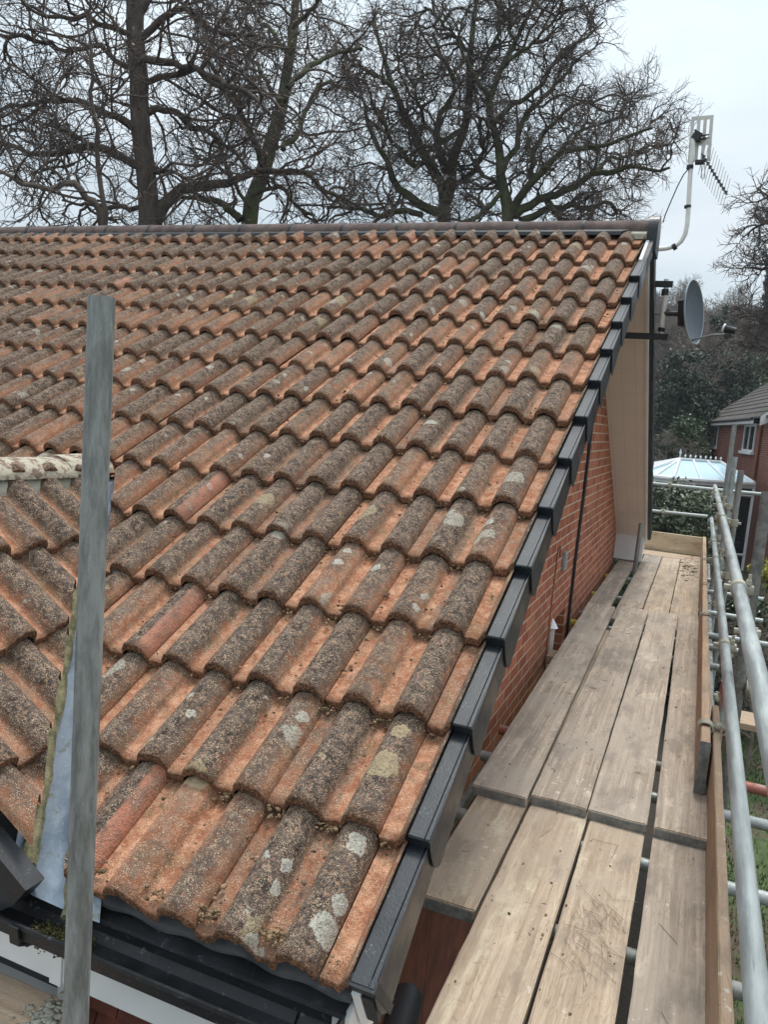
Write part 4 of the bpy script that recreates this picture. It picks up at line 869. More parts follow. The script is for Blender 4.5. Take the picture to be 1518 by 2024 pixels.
sp = m.n('ShaderNodeSeparateXYZ'); m.l(v, sp.inputs[0]); cb = m.n('ShaderNodeCombineXYZ'); m.l(d.outputs['Value'], cb.inputs[0]); m.l(sp.outputs[2], cb.inputs[1]); m.l(cb.outputs[0], br.inputs[0])
br.inputs['Scale'].default_value = 1; br.inputs['Brick Width'].default_value = .3; br.inputs['Row Height'].default_value = .22; br.inputs['Mortar Size'].default_value = .01; br.inputs['Color1'].default_value = (.042, .035, .031, 1); br.inputs['Color2'].default_value = (.070, .058, .050, 1); br.inputs['Mortar'].default_value = (.03, .025, .02, 1)
m.col(m.mix(m.step(m.noise(3, 4, .7), .5, .7, 0, .6), br.outputs[0], (.19, .17, .14))); m.bump(m.noise(6, 3, .6), .02); M['ntile'] = m.m
# stepped tile courses on the visible slope
mb = MB(); tp = tan(radians(38)); nr = 17; dvb = .30
for i in range(nr):
    b0 = -.25+i*dvb; b1 = b0+dvb+.03; z0 = 2.02+(b0+.25)*tp+.045; z1 = 2.02+(b1+.25)*tp
    hip0, hip1 = .0, .0
    mb.add([NP(-.12+hip0, b0, z0), NP(26, b0, z0), NP(26, b1, z1), NP(-.12, b1, z1), NP(-.12, b0, z0-.06), NP(26, b0, z0-.06)], [(0, 1, 2, 3)][::1]+[(4, 5, 1, 0), (0, 3, 4)])
mb.build('roof', M['ntile'], nh)
mb = MB(); bt = -.25+nr*dvb; zt_ = 2.02+nr*dvb*tp; mb.add([NP(-.1, bt, zt_), NP(26, bt, zt_), NP(26, 2*bt+.25, 2.02), NP(-.1, 2*bt+.25, 2.02)], [(0, 1, 2, 3)]); mb.add([NP(-.02, .12, 1.95), NP(-.02, 8, 1.95), NP(.3, bt, zt_-.12)], [(0, 1, 2)]); mb.build('rear_roof', M['ntile'], nh)
mb = MB(); mb.add([NP(-.1, -.26, 1.83), NP(15.2, -.26, 1.83), NP(15.2, -.26, 2.0), NP(-.1, -.26, 2.0), NP(-.1, .36, 1.83), NP(15.2, .36, 1.83)], [(0, 1, 2, 3), (0, 4, 5, 1)]); mb.build('fascia', M['white'], nh)
mb = MB(); mb.tube([NP(-.1, -.33, 1.99), NP(15.2, -.33, 1.99)], .055, 8); mb.build('gutter', M['black'], nh)
def a_of(px):   # facade parameter under pixel column at mid height
    best = None
    for a in np.linspace(0, 25, 2501):
        p = np.array(NP(a, .12, 1.3))-CAM; z = p@cf; x = 759+FPX*(p@cr)/z
        if best is None or abs(x-px) < best[0]: best = (abs(x-px), a)
    return best[1]
def nwin(pa, pb, z0, z1, mull):
    a, b = a_of(pa), a_of(pb); mb = MB()
    def bx(a0, a1, z0, z1, o0, o1):
        vs = [NP(a0, o0, z0), NP(a1, o0, z0), NP(a1, o1, z0), NP(a0, o1, z0), NP(a0, o0, z1), NP(a1, o0, z1), NP(a1, o1, z1), NP(a0, o1, z1)]; mb.add(vs, [(0, 3, 2, 1), (4, 5, 6, 7), (0, 1, 5, 4), (1, 2, 6, 5), (2, 3, 7, 6), (3, 0, 4, 7)])
    t = .11
    bx(a, b, z1-.08, z1, .07, .17); bx(a, b, z0, z0+.08, .07, .17); bx(a, a+t, z0+.08, z1-.08, .07, .17); bx(b-t, b, z0+.08, z1-.08, .07, .17)
    for k in range(mull): c = a+(b-a)*(k+1)/(mull+1); bx(c-t*.4, c+t*.4, z0+.08, z1-.08, .071, .169)
    bx(a-.12, b+.12, z0-.10, z0-.002, -.01, .15); f = mb.build('window', M['white'], nh); mb = MB(); bx2 = [NP(a+t, .10, z0+.05), NP(b-t, .10, z0+.05), NP(b-t, .10, z1-.05), NP(a+t, .10, z1-.05)]; mb.add(bx2, [(0, 1, 2, 3)]); mb.build('pane', M['glass'], f)
nwin(1408, 1420, .82, 1.84, 1); nwin(1472, 1494, .82, 1.84, 1)
mb = MB(); aa = a_of(1506); mb.tube([NP(aa, .05, 1.9), NP(aa, .05, GN)], .06, 8); mb.build('downpipe', M['rusty'], nh)
# wing at right with white barge
mb = MB(); aw = min(np.linspace(8, 24, 1601), key=lambda a: abs(759+FPX*((np.array(NP(a, -.4, 2.0))-CAM)@cr)/((np.array(NP(a, -.4, 2.0))-CAM)@cf)-1504)); mb.add([NP(aw, -.4, 2.02), NP(aw, .36, 2.65), NP(aw, 1.8, 3.85), NP(aw, 1.8, 3.2), NP(aw, .36, 2.1), NP(aw, -.4, 1.72)], [(0, 1, 4, 5), (1, 2, 3, 4)]); mb.V += [tuple(np.array(v)+np.append(dv*.06, 0)) for v in mb.V[:6]]; mb.F += [(11, 10, 7, 6), (10, 9, 8, 7), (0, 6, 7, 1), (1, 7, 8, 2)]; mb.build('wing_barge_board', M['white'], nh)

# conservatory
cv = empty('conservatory', (.9, 28, GN), 'white framed conservatory with pale blue roof panes and a crested ridge', 'conservatory')
XA, XB, YA_, YB, ZE, ZR2 = -.62, 2.28, 27.2, 31.0, -.20, .37
def pz(px, py, z):
    d = cf+cr*(px-759)/FPX-cu*(py-1012)/FPX; t = (z-CAM[2])/d[2]; return Vector(CAM+d*t)
q0, q1 = pz(1332, 945, ZE), pz(1492, 956, ZE); wd = (q1-q0).normalized(); bk = Vector((-wd.y, wd.x, 0)); LW = (q1-q0).length
corn = [q0, q1, q1+bk*3.1, q0+bk*3.1, q0-wd*.75+bk*2.2, q0-wd*.75+bk*.9]
ridge0 = q0+wd*LW*.40+bk*1.55; ridge1 = q0+wd*LW*.93+bk*1.55; ridge0.z = ridge1.z = ZR2
mb = MB(); mb.add([corn[0], corn[1], ridge1, ridge0], [(0, 1, 2, 3)]); mb.add([corn[5], corn[0], ridge0], [(0, 1, 2)]); mb.add([corn[4], corn[5], ridge0], [(0, 1, 2)]); mb.add([corn[3], corn[4], ridge0], [(0, 1, 2)]); mb.add([corn[2], corn[3], ridge0, ridge1], [(0, 1, 2, 3)])
mb.build('roof_panes', M['roofglass'], cv)
mb = MB()
def bar(a, b, r=.035): mb.tube([a+Vector((0, 0, .02)), b+Vector((0, 0, .02))], r, 6)
bar(ridge0, ridge1, .06)
for c in corn: bar(c, ridge0 if c.x < 1 else ridge1, .06)
for (ca, cb_, k) in ((0, 1, 2), (5, 0, 1), (4, 5, 3)):
    for j in range(k):
        f = (j+1)/(k+1); p = corn[ca].lerp(corn[cb_], f); q = ridge0.lerp(ridge1, f) if (ca, cb_) == (0, 1) else ridge0; bar(p, q, .042)
mb.build('glazing_bars', M['white'], cv, True)
mb = MB()
for i in range(6):
    a, b = corn[i], corn[(i+1) % 6]; mb.tube([a+Vector((0, 0, -.03)), b+Vector((0, 0, -.03))], .085, 8)
mb.build('eaves_beam', M['white'], cv, True)
mb = MB()
for k in range(9):
    q_ = ridge0.lerp(ridge1, k/8); h = .34 if k == 0 else .17; mb.tube([q_+Vector((0, 0, z_)) for z_ in (.04, .04+h*.4, .04+h*.6, .04+h)], [.025, .02, .045 if k else .05, .004], 6)
mb.build('ridge_crest', M['white'], cv, True)
for i in (5, 0, 1, 3, 4):
    a, b = corn[i], corn[(i+1) % 6]
    if i == 1: continue
    n = max(2, int(round((b-a).length/.75))); fr = MB(); gl = MB()
    for j in range(n+1):
        p = a.lerp(b, j/n); fr.box((p.x-.045, p.y-.045, GN), (p.x+.045, p.y+.045, ZE-.05))
    dd = (b-a).normalized(); nn = Vector((-dd.y, dd.x, 0))*.03
    for z in (GN+.06, GN+.65, ZE-.42, ZE-.14):
        fr.tube([a+Vector((0, 0, z-ZE)), b+Vector((0, 0, z-ZE))], .05, 4)
    fr.build('frame', M['white'], cv); gl.add([a+Vector((0, 0, GN-ZE)), b+Vector((0, 0, GN-ZE)), b+Vector((0, 0, -.05)), a+Vector((0, 0, -.05))], [(0, 1, 2, 3)]); gl.build('side_panes', M['glass'], cv)

# ------------------------------------------------------------------ trees
def rings(P, R, sides):
    """P (N,K,3) R (N,K) -> verts, quads"""
    N_, K, _ = P.shape; T = np.gradient(P, axis=1); T /= np.linalg.norm(T, axis=2, keepdims=True)+1e-9
    ref = np.where(np.abs(T[:, :1, 2:3]) < .9, np.array([0, 0, 1.]), np.array([1., 0, 0])); ref = np.broadcast_to(ref, T.shape)
    U = np.cross(T, ref); U /= np.linalg.norm(U, axis=2, keepdims=True)+1e-9; Wv = np.cross(T, U)
    a = 2*pi*np.arange(sides)/sides
    V = P[:, :, None]+(U[:, :, None]*np.cos(a)[:, None]+Wv[:, :, None]*np.sin(a)[:, None])*R[:, :, None, None]
    base = (np.arange(N_)[:, None, None]*K+np.arange(K-1)[None, :, None])*sides; k = np.arange(sides)[None, None]; k2 = (k+1) % sides
    F = np.stack([base+k, base+k2, base+sides+k2, base+sides+k], -1).reshape(-1, 4)
    return V.reshape(-1, 3), F
def grow(P, R, n, t0, t1, lens, ang, K, wig, up, rr, r, tip=.004, out=None):
    N_, Kp, _ = P.shape; t = t0+(t1-t0)*(np.arange(n)[None]+r.random((N_, n)))/n; f = t*(Kp-1); i = np.minimum(f.astype(int), Kp-2); w = (f-i)[..., None]
    ii = np.arange(N_)[:, None]; p = P[ii, i]*(1-w)+P[ii, i+1]*w; d = P[ii, i+1]-P[ii, i]; d /= np.linalg.norm(d, axis=-1, keepdims=True)+1e-9; rad = (R[ii, i]*(1-w[..., 0])+R[ii, i+1]*w[..., 0])
    p = p.reshape(-1, 3); d = d.reshape(-1, 3); rad = rad.reshape(-1); tt = t.reshape(-1)
    rv = r.normal(size=p.shape); rv -= d*(rv*d).sum(1, keepdims=True); rv /= np.linalg.norm(rv, axis=1, keepdims=True)+1e-9
    an = (ang+r.normal(0, .22, len(p)))[:, None]; D = d*np.cos(an)+rv*np.sin(an)
    L_ = lens*(1-.45*tt)*r.uniform(.6, 1.25, len(p)); step = (L_/(K-1))[:, None]; Q = np.empty((len(p), K, 3)); Q[:, 0] = p
    for k in range(1, K):
        D = D+wig*r.normal(size=D.shape); D[:, 2] += up; D /= np.linalg.norm(D, axis=1, keepdims=True); Q[:, k] = Q[:, k-1]+D*step
    r0 = np.minimum(rad*.75, rr*r.uniform(.7, 1.2, len(p)))+tip; RR = r0[:, None]*(1-np.linspace(0, 1, K)**1.2)[None]+tip*np.linspace(.4, 1, K)[None]
    return Q, RR
def resample(path, K, r, wob):
    P = np.array(path, float); d = np.concatenate([[0], np.cumsum(np.linalg.norm(np.diff(P, axis=0), axis=1))]); t = np.linspace(0, d[-1], K)
    Q = np.stack([np.interp(t, d, P[:, i]) for i in range(P.shape[1])], -1)
    if wob:
        w = r.normal(0, 1, (K, 3)); w = (w+np.roll(w, 1, 0))*.5; w[0] = 0; Q[:, :3] += w*wob
    return Q
def traced_tree(name, label, cat, limbs, D, levels, seed, bark, base_px, wob=.05, extra=None, dead=None, group=None, twig='twig', thin=.84):
    """limbs: list of (px,py,r_px,depth offset) lists; every limb gets real depth and taper"""
    r = np.random.default_rng(seed); K = 18; Ps = []; Rs = []
    for lb in limbs:
        arr = []
        dsg = r.uniform(-1, 1)*2.5
        for q, (px, py, rp, *o_) in enumerate(lb):
            dep = D+(o_[0] if o_ else (0 if q == 0 else dsg*q/len(lb))); p = pix(px, py, dep); arr.append([*p, rp*thin*dep/FPX])
        a = resample(arr, K, r, wob); Ps.append(a[:, :3]); Rs.append(a[:, 3])
    P = np.array(Ps); R = np.array(Rs); gx, gy = P[0, 0, 0], P[0, 0, 1]; g = float(gz(gx, gy))
    e = empty(name, (gx, gy, g), label, cat, group)
    # trunk down to the ground
    tr = np.array([[[gx, gy, g-.2], [gx, gy, (g+P[0, 0, 2])/2], list(P[0, 0])]]); tR = np.array([[R[0, 0]*1.5, R[0, 0]*1.15, R[0, 0]]])
    Va, Fa = rings(P, R, 10); Vb, Fb = rings(tr, tR, 12)
    npmesh('trunk', np.concatenate([Va, Vb]), np.concatenate([Fa, Fb+len(Va)]), M[bark], e)
    VV = []; FF = []; b = 0; cur = (P, R); tips = None; TW = []
    for li, (n, t0, t1, ln, an, Kc, wg, upv, rr, sides) in enumerate(levels):
        cur = grow(cur[0], cur[1], n, t0, t1, ln, an, Kc, wg, upv, rr, r, tip=(.0060, .0045, .0034, .0028)[li]); v, f = rings(cur[0], cur[1], sides); VV.append(v); FF.append(f+b); b += len(v)
        TW.append(cur[0])
    npmesh('crown', np.concatenate(VV), np.concatenate(FF), M[twig], e)
    if dead:
        Q = TW[-1][:, -1]; zc, amt = dead; sel = Q[r.random(len(Q)) < amt]; zs = sel
        m_ = len(zs); c = zs+r.normal(0, .03, zs.shape); nq = r.normal(size=(m_, 3)); nq /= np.linalg.norm(nq, axis=1, keepdims=True); u = np.cross(nq, [0, 0, 1.]); u /= np.linalg.norm(u, axis=1, keepdims=True)+1e-9; w = np.cross(nq, u); s = r.uniform(.012, .034, (m_, 1))
        V = np.stack([c-u*s, c-w*s*1.4, c+u*s, c+w*s*1.4], 1).reshape(-1, 3); F = np.arange(m_*4).reshape(-1, 4); npmesh('withered_leaves', V, F, M['deadleaf'], e, False, dict(lr=np.repeat(r.random(m_), 4)))
    return e
z1 = 1/1.8975
def Z(*pts): return [(x*z1, y*z1, rp, *o_) for (x, y, rp, *o_) in pts]
def Z8(*pts): return [(700+x/1.856, y/1.856, rp, *o_) for (x, y, rp, *o_) in pts]
def T(n, ln, an, K, wg, up, rr, sides, t0=.15, t1=1): return (n, t0, t1, ln, an, K, wg, up, rr, sides)
lim1 = [Z((555, 900, 22), (545, 700, 20), (530, 480, 19.5), (513, 250, 18.5), (508, 0, 17), (500, -250, 13), (500, -600, 6)),
  Z((545, 635, 9), (420, 570, 8), (330, 552, 7), (240, 562, 6.5), (120, 585, 5), (0, 530, 4), (-120, 500, 2)),
  Z((528, 500, 9), (425, 425, 7), (365, 400, 6), (270, 370, 5), (180, 375, 5), (60, 390, 4), (-60, 440, 2)),
  Z((513, 275, 6), (430, 215, 5), (370, 185, 5), (270, 190, 4), (150, 160, 4), (-20, 125, 3)),
  Z((510, 130, 6), (380, 85, 5), (240, 60, 4), (100, 25, 3)), Z((506, 10, 6), (360, -90, 5), (200, -120, 4), (60, -110, 3)),
  Z((555, 870, 14), (625, 755, 12), (690, 702, 11), (760, 690, 9), (860, 685, 8), (960, 645, 6), (1060, 640, 4), (1180, 650, 3)),
  Z((524, 440, 8), (590, 405, 7), (640, 410, 6), (720, 470, 6), (780, 500, 5), (850, 550, 4), (920, 620, 3)),
  Z((516, 320, 6), (620, 290, 6), (720, 250, 5), (830, 330, 4), (900, 420, 3)),
  Z((512, 240, 8), (640, 232, 7), (730, 250, 6), (820, 290, 6), (920, 350, 5), (1010, 430, 3)),
  Z((510, 150, 8), (600, 80, 7), (640, 45, 6), (710, 32, 6), (770, 85, 5), (840, 120, 4), (960, 140, 3)),
  Z((508, 50, 7), (620, -60, 6), (740, -80, 5), (880, -40, 4)), Z((540, 650, 4), (640, 640, 3.5), (720, 680, 2.5), (800, 720, 2)),
  Z((550, 785, 5), (450, 775, 5), (390, 770, 4), (300, 760, 3), (230, 745, 2))]
lev = [T(8, 2.9, .85, 11, .24, .03, .026, 5, .10), T(5, 1.5, .75, 8, .26, .0, .009, 4), T(4, .8, .7, 6, .22, 0, .004, 3), T(3, .40, .6, 4, .2, -.01, .0005, 3)]
traced_tree('alder_tree', 'tall straight trunked dark tree standing behind the ridge on the left', 'tree', lim1, 17, lev, 1, 'barkA', None, dead=(0, .22), thin=1.0)
lim1b = [Z((386, 900, 7), (375, 700, 6), (362, 560, 5.5), (350, 430, 5), (338, 250, 4), (330, 100, 3), (322, -60, 2)),
         Z((365, 600, 3), (300, 520, 2.5), (230, 450, 2)), Z((352, 440, 3), (420, 360, 2.5), (470, 300, 2))]
traced_tree('young_tree', 'thin upright stem just left of the big straight trunk', 'tree', lim1b, 14.5, [T(9, 1.3, .8, 7, .2, .05, .013, 4), T(5, .6, .7, 5, .22, 0, .005, 3), T(3, .3, .65, 4, .22, 0, .002, 3)], 2, 'barkA', None)
lim1c = [Z((400, 860, 8), (380, 800, 8), (340, 755, 8), (295, 702, 8), (225, 692, 7), (155, 702, 6), (110, 680, 6), (60, 660, 5), (0, 638, 4), (-120, 620, 3)),
         Z((270, 700, 4), (250, 620, 3.5), (170, 560, 3), (100, 480, 2)), Z((120, 690, 3), (160, 620, 2.5), (205, 470, 2.5), (210, 300, 2))]
traced_tree('bent_tree', 'crooked grey limbed tree bending left over the ridge at the far left', 'tree', lim1c, 15.5, [T(9, 1.9, .85, 8, .25, .03, .020, 4), T(6, .9, .75, 6, .25, 0, .008, 3), T(4, .45, .65, 4, .22, 0, .003, 3)], 3, 'twigl', None)
lim2 = [Z((925, 900, 20), (950, 760, 19), (985, 640, 18), (1030, 520, 17), (1060, 400, 15), (1078, 300, 13), (1098, 150, 11), (1110, 0, 9), (1130, -250, 6)),
  Z((985, 620, 9), (945, 520, 8), (905, 410, 7), (868, 350, 6), (820, 300, 5), (760, 200, 3)), Z((1000, 645, 6), (1100, 640, 5.5), (1200, 690, 5), (1300, 760, 4), (1400, 800, 3)),
  Z((1062, 560, 7), (1130, 480, 6), (1160, 380, 5), (1240, 300, 4)), Z((1078, 330, 7), (1150, 250, 6), (1250, 200, 5), (1360, 180, 4)),
  Z((900, 825, 10), (830, 770, 8), (760, 740, 6), (660, 742, 4)), Z((1090, 200, 6), (1010, 120, 5), (940, 40, 4), (880, -60, 3)), Z((1100, 100, 6), (1180, 20, 5), (1260, -80, 4)),
  Z((1070, 380, 6), (1010, 320, 5), (960, 250, 4), (900, 180, 3)), Z((960, 730, 5), (1040, 700, 5), (1100, 760, 4), (1180, 820, 4)), Z((940, 780, 5), (860, 660, 4), (820, 560, 3), (740, 500, 2))]
lev2 = [T(8, 2.9, .85, 11, .28, .02, .026, 5, .1), T(5, 1.5, .75, 8, .28, .0, .009, 4), T(4, .8, .7, 6, .22, 0, .004, 3), T(3, .40, .6, 4, .2, -.01, .0005, 3)]
traced_tree('mossy_oak', 'leaning tree with a green mossy trunk behind the middle of the ridge', 'tree', lim2, 19.5, lev2, 4, 'barkM', None, dead=(0, .28))
lim3 = [Z8((330, 850, 16), (330, 690, 13), (255, 560, 11), (195, 440, 9), (155, 330, 7), (105, 200, 5), (70, 60, 3)),
  Z8((335, 750, 14), (370, 560, 12), (400, 480, 10), (430, 350, 9), (432, 200, 7), (445, 50, 5), (470, -120, 3)), Z8((345, 640, 10), (300, 540, 8), (310, 420, 7), (370, 330, 6), (330, 220, 4), (290, 120, 3)),
  Z8((330, 780, 12), (230, 740, 10), (160, 690, 9), (120, 600, 7), (60, 480, 5), (20, 350, 3)), Z8((250, 600, 7), (200, 590, 6), (130, 500, 5), (60, 380, 4)), Z8((400, 480, 7), (330, 520, 6), (270, 470, 5), (230, 380, 4), (250, 250, 3)),
  Z8((430, 300, 6), (500, 200, 5), (540, 100, 4), (600, 20, 3)), Z8((340, 700, 7), (430, 650, 6), (470, 560, 5), (460, 440, 4)), Z8((250, 790, 7), (180, 770, 7), (90, 800, 6), (0, 760, 5), (-100, 770, 3)), Z8((155, 330, 5), (60, 260, 4), (-40, 200, 3)), Z8((430, 200, 5), (340, 100, 4), (260, 20, 3))]
traced_tree('oak_tree', 'spreading bare oak with many twisting limbs right of the mossy trunk', 'tree', lim3, 22, [T(9, 2.6, .85, 10, .32, .02, .032, 5, .1), T(6, 1.3, .8, 8, .38, .0, .012, 4), T(5, .75, .75, 5, .30, 0, .005, 3), T(3, .40, .55, 4, .2, 0, .0005, 3)], 5, 'barkM', None, twig='twigl' if False else 'twig')
lim4 = [Z8((560, 870, 14), (545, 700, 12), (525, 560, 10), (510, 450, 9), (495, 350, 8), (535, 250, 6), (590, 160, 5), (640, 60, 4), (680, -40, 3)),
  Z8((570, 800, 11), (600, 720, 10), (680, 640, 8), (740, 580, 7), (830, 545, 6), (930, 530, 5), (1030, 500, 4), (1110, 470, 3)),
  Z8((590, 790, 11), (700, 720, 9), (800, 690, 8), (870, 640, 7), (980, 632, 6), (1080, 620, 4), (1160, 610, 3)),
  Z8((610, 810, 9), (720, 765, 8), (790, 752, 7), (830, 770, 6), (900, 755, 5), (940, 745, 4), (965, 780, 3)),
  Z8((540, 640, 8), (600, 540, 7), (620, 440, 6), (700, 360, 5), (760, 280, 4), (830, 220, 3)), Z8((510, 450, 7), (580, 380, 6), (680, 330, 5), (780, 180, 4), (870, 120, 3), (920, 80, 2)),
  Z8((650, 660, 7), (660, 560, 6), (700, 470, 5), (800, 400, 4), (900, 360, 3), (960, 340, 2)), Z8((545, 250, 5), (640, 180, 4), (720, 80, 3), (790, 30, 2)), Z8((740, 580, 5), (800, 500, 4), (900, 450, 3), (1010, 420, 2.5)),
  Z8((600, 800, 6), (560, 700, 5), (480, 640, 4), (420, 560, 3)), Z8((870, 640, 5), (930, 580, 4), (1040, 560, 3), (1140, 540, 2)), Z8((700, 720, 5), (760, 800, 4), (850, 820, 3)),
  Z8((545, 700, 6), (450, 800, 5), (380, 820, 4)), Z8((495, 350, 5), (420, 250, 4), (380, 150, 3), (400, 40, 2)), Z8((590, 160, 4), (560, 60, 3), (500, -30, 2))]
traced_tree('oak_tree', 'broad bare oak whose rounded crown reaches right towards the aerial', 'tree', lim4, 21, [T(9, 2.1, .85, 10, .32, .0, .028, 5, .12), T(6, 1.1, .8, 8, .38, .0, .011, 4), T(5, .68, .75, 5, .30, 0, .005, 3), T(3, .38, .55, 4, .2, 0, .0005, 3)], 6, 'barkM', None)
# tree overhanging at right edge
lim5 = [[(1640, 900, 18), (1620, 700, 15), (1600, 500, 12), (1590, 350, 8), (1600, 200, 4)], [(1615, 600, 7), (1570, 545, 6), (1540, 520, 5), (1505, 535, 3.5), (1480, 530, 2)], [(1605, 500, 6), (1560, 470, 5), (1530, 440, 4), (1500, 445, 3), (1478, 470, 2)],
        [(1600, 420, 5), (1560, 390, 4), (1530, 400, 3), (1498, 370, 2)], [(1618, 660, 6), (1560, 640, 5), (1520, 640, 4), (1480, 615, 2.5)], [(1625, 760, 6), (1570, 700, 5), (1530, 690, 4), (1498, 680, 2)]]
traced_tree('bare_tree', 'dark bare tree whose branches enter at the right edge above the neighbour roof', 'tree', lim5, 26, [T(12, 1.6, .8, 8, .28, .03, .025, 4), T(8, .9, .8, 5, .3, 0, .012, 3), T(6, .45, .75, 3, .3, 0, .007, 3)], 7, 'barkA', None)

# generic bare trees (prototypes, then copies)
def bare_proto(seed, H, name, label, cat, loc, tw='twigl', group=None, spread=.9, n0=9, lens=.42):
    r = np.random.default_rng(seed); x, y, z = loc; K = 9; t = np.linspace(0, 1, K); P = np.stack([x+.03*H*np.cumsum(r.normal(0, .35, K)), y+.03*H*np.cumsum(r.normal(0, .35, K)), z+H*.85*t], -1)[None]; P[0, 0] = (x, y, z); R = (H*.018*(1-.85*t))[None]
    e = empty(name, (x, y, z), label, cat, group); v, f = rings(P, R, 7); npmesh('trunk', v, f, M[tw], e)
    VV = []; FF = []; b = 0; cur = (P, R)
    for (n, ln, an, Kc, s, rr) in ((n0+4, H*lens, spread, 7, 4, H*.007), (8, H*lens*.5, .8, 5, 3, H*.003), (7, H*lens*.25, .75, 3, 3, .010), (3, H*lens*.12, .7, 2, 3, .008)):
        cur = grow(cur[0], cur[1], n, .2, 1, ln, an, Kc, .22, .05, rr, r, tip=.007); v, f = rings(cur[0], cur[1], s); VV.append(v); FF.append(f+b); b += len(v)
    npmesh('crown', np.concatenate(VV), np.concatenate(FF), M[tw], e); return e
def copy_tree(o, loc, rz, sc, label=None):
    c = o.copy(); COL.objects.link(c); c.location = loc; c.rotation_euler = (0, 0, rz); c.scale = (sc, sc, sc)
    if label: c['label'] = label
    for ch in [k for k in bpy.data.objects if k.parent == o]:
        d = ch.copy(); COL.objects.link(d); d.parent = c
    return c
def ground_at(px, D): p = pix(px, 900, D); return p[0], p[1], float(gz(p[0], p[1]))
gl = 'bare brown tree in the wood on the hill behind the neighbour house'; gg = 'bare trees on the wooded hill'
pa = bare_proto(31, 9.5, 'woodland_tree', gl, 'tree', ground_at(1330, 66), group=gg); pb = bare_proto(32, 8.5, 'woodland_tree', gl, 'tree', ground_at(1440, 70), group=gg)
r = np.random.default_rng(77)
for i in range(78):
    D = 52+44*(i/78)+r.uniform(-2, 2); px = r.uniform(1265, 1640); x, y, z = ground_at(px, D); copy_tree(pa if i % 2 else pb, (x, y, z), r.uniform(0, 6.3), r.uniform(.55, 1.0))
for px, D, s, lb in ((1372, 46, 1.02, 'slender bare tree rising left of the satellite dish against the sky'), (1322, 42, .82, 'bare tree showing just behind the rear verge below the aerial mast')):
    x, y, z = ground_at(px, D); c = copy_tree(pa, (x, y, z), px*.1, s, lb); c.name = 'bare_tree'; del c['group']
# leaf clouds
def leaf_cloud(parent_e, c, rad, n, size, mat, seed, name='crown', cone=False, box=False, core=True, clump=7):
    r = np.random.default_rng(seed); c = np.array(c); rad = np.array(rad)
    nc = max(8, n//60)
    if box: cc = c+(r.random((nc, 3))*2-1)*rad; 
    else:
        d = r.normal(size=(nc, 3)); d /= np.linalg.norm(d, axis=1, keepdims=True); s = r.random((nc, 1))**.4; cc = c+d*s*rad
        if cone: hgt = r.random(nc)**1.5; cc = np.stack([c[0]+d[:, 0]*rad[0]*(1-hgt)*s[:, 0], c[1]+d[:, 1]*rad[1]*(1-hgt)*s[:, 0], c[2]-rad[2]+2*rad[2]*hgt], -1)
    k = r.integers(0, nc, n); cr3 = rad.min()/clump*r.uniform(.6, 1.6, nc)*1.5
    off = r.normal(size=(n, 3)); off /= np.linalg.norm(off, axis=1, keepdims=True); P = cc[k]+off*(r.random((n, 1))**.4)*cr3[k][:, None]*np.array([1, 1, .75])
    nq = off+r.normal(0, .7, (n, 3)); nq /= np.linalg.norm(nq, axis=1, keepdims=True); u = np.cross(nq, r.normal(size=(n, 3))); u /= np.linalg.norm(u, axis=1, keepdims=True)+1e-9; w = np.cross(nq, u); s = size*r.uniform(.5, 1.3, (n, 1))
    V = np.stack([P-u*s, P-w*s*.45, P+u*s, P+w*s*.45], 1).reshape(-1, 3); F = np.arange(4*n).reshape(-1, 4); lr = np.clip(np.repeat(r.random(nc)[k]*.5+r.random(n)*.5, 4), 0, 1)**1.6
    npmesh(name, V, F, M[mat], parent_e, False, dict(lr=lr))
def shrub(name, label, cat, px, D, ztop_px, wpx, mat, n, size, seed, cone=False, group=None, depth=None, zbot=None, clump=5):
    x, y, g = ground_at(px, D); zt = pix(px, ztop_px, D)[2]; w = wpx/FPX*D/2; e = empty(name, (x, y, g), label, cat, group)
    zb = g if zbot is None else zbot; hz = (zt-zb)/2
    MB().tube([(x, y, g-.1), (x+.1, y, g+(zt-g)*.4), (x, y+.05, g+(zt-g)*.8)], [.04*hz+.03, .03*hz+.02, .01], 7).build('trunk', M['barkA'], e, True)
    leaf_cloud(e, (x, y, zb+hz), (w, depth or w, hz), n, size, mat, seed, cone=cone, clump=clump); return e
shrub('conifer_tree', 'dark blue green conifer standing tall on the wooded skyline at the right', 'tree', 1476, 60, 512, 62, 'leafo', 16000, .16, 1, True)
shrub('evergreen_tree', 'dark evergreen tree filling the slope directly right of the rear verge', 'tree', 1335, 40, 690, 130, 'leafd', 22000, .10, 2)
shrub('evergreen_tree', 'dark evergreen mass behind the neighbour roof below the satellite receiver', 'tree', 1425, 48, 690, 120, 'leafd', 22000, .11, 3)
shrub('evergreen_tree', 'narrow dark evergreen just behind the satellite dish', 'tree', 1396, 50, 588, 60, 'leafd', 12000, .11, 13)
shrub('laurel_bush', 'glossy mid green bush at the top of the neighbour roof by the right edge', 'bush', 1490, 50, 690, 110, 'leafm', 16000, .11, 4)
shrub('evergreen_tree', 'very dark holly like tree left of the neighbour house eaves', 'tree', 1372, 54, 745, 110, 'leafd', 20000, .09, 5)
shrub('yew_bush', 'mid green rounded bush beyond the conservatory, right of the black verge', 'bush', 1345, 33, 812, 92, 'leafm', 20000, .07, 6)
shrub('evergreen_tree', 'low dark shrub mass below the yew beside the rear verge', 'tree', 1300, 34, 860, 90, 'leafd', 14000, .08, 8)
shrub('evergreen_tree', 'dark shrub at the foot of the slope behind the conservatory roof', 'tree', 1322, 46, 850, 90, 'leafd', 14000, .08, 9)
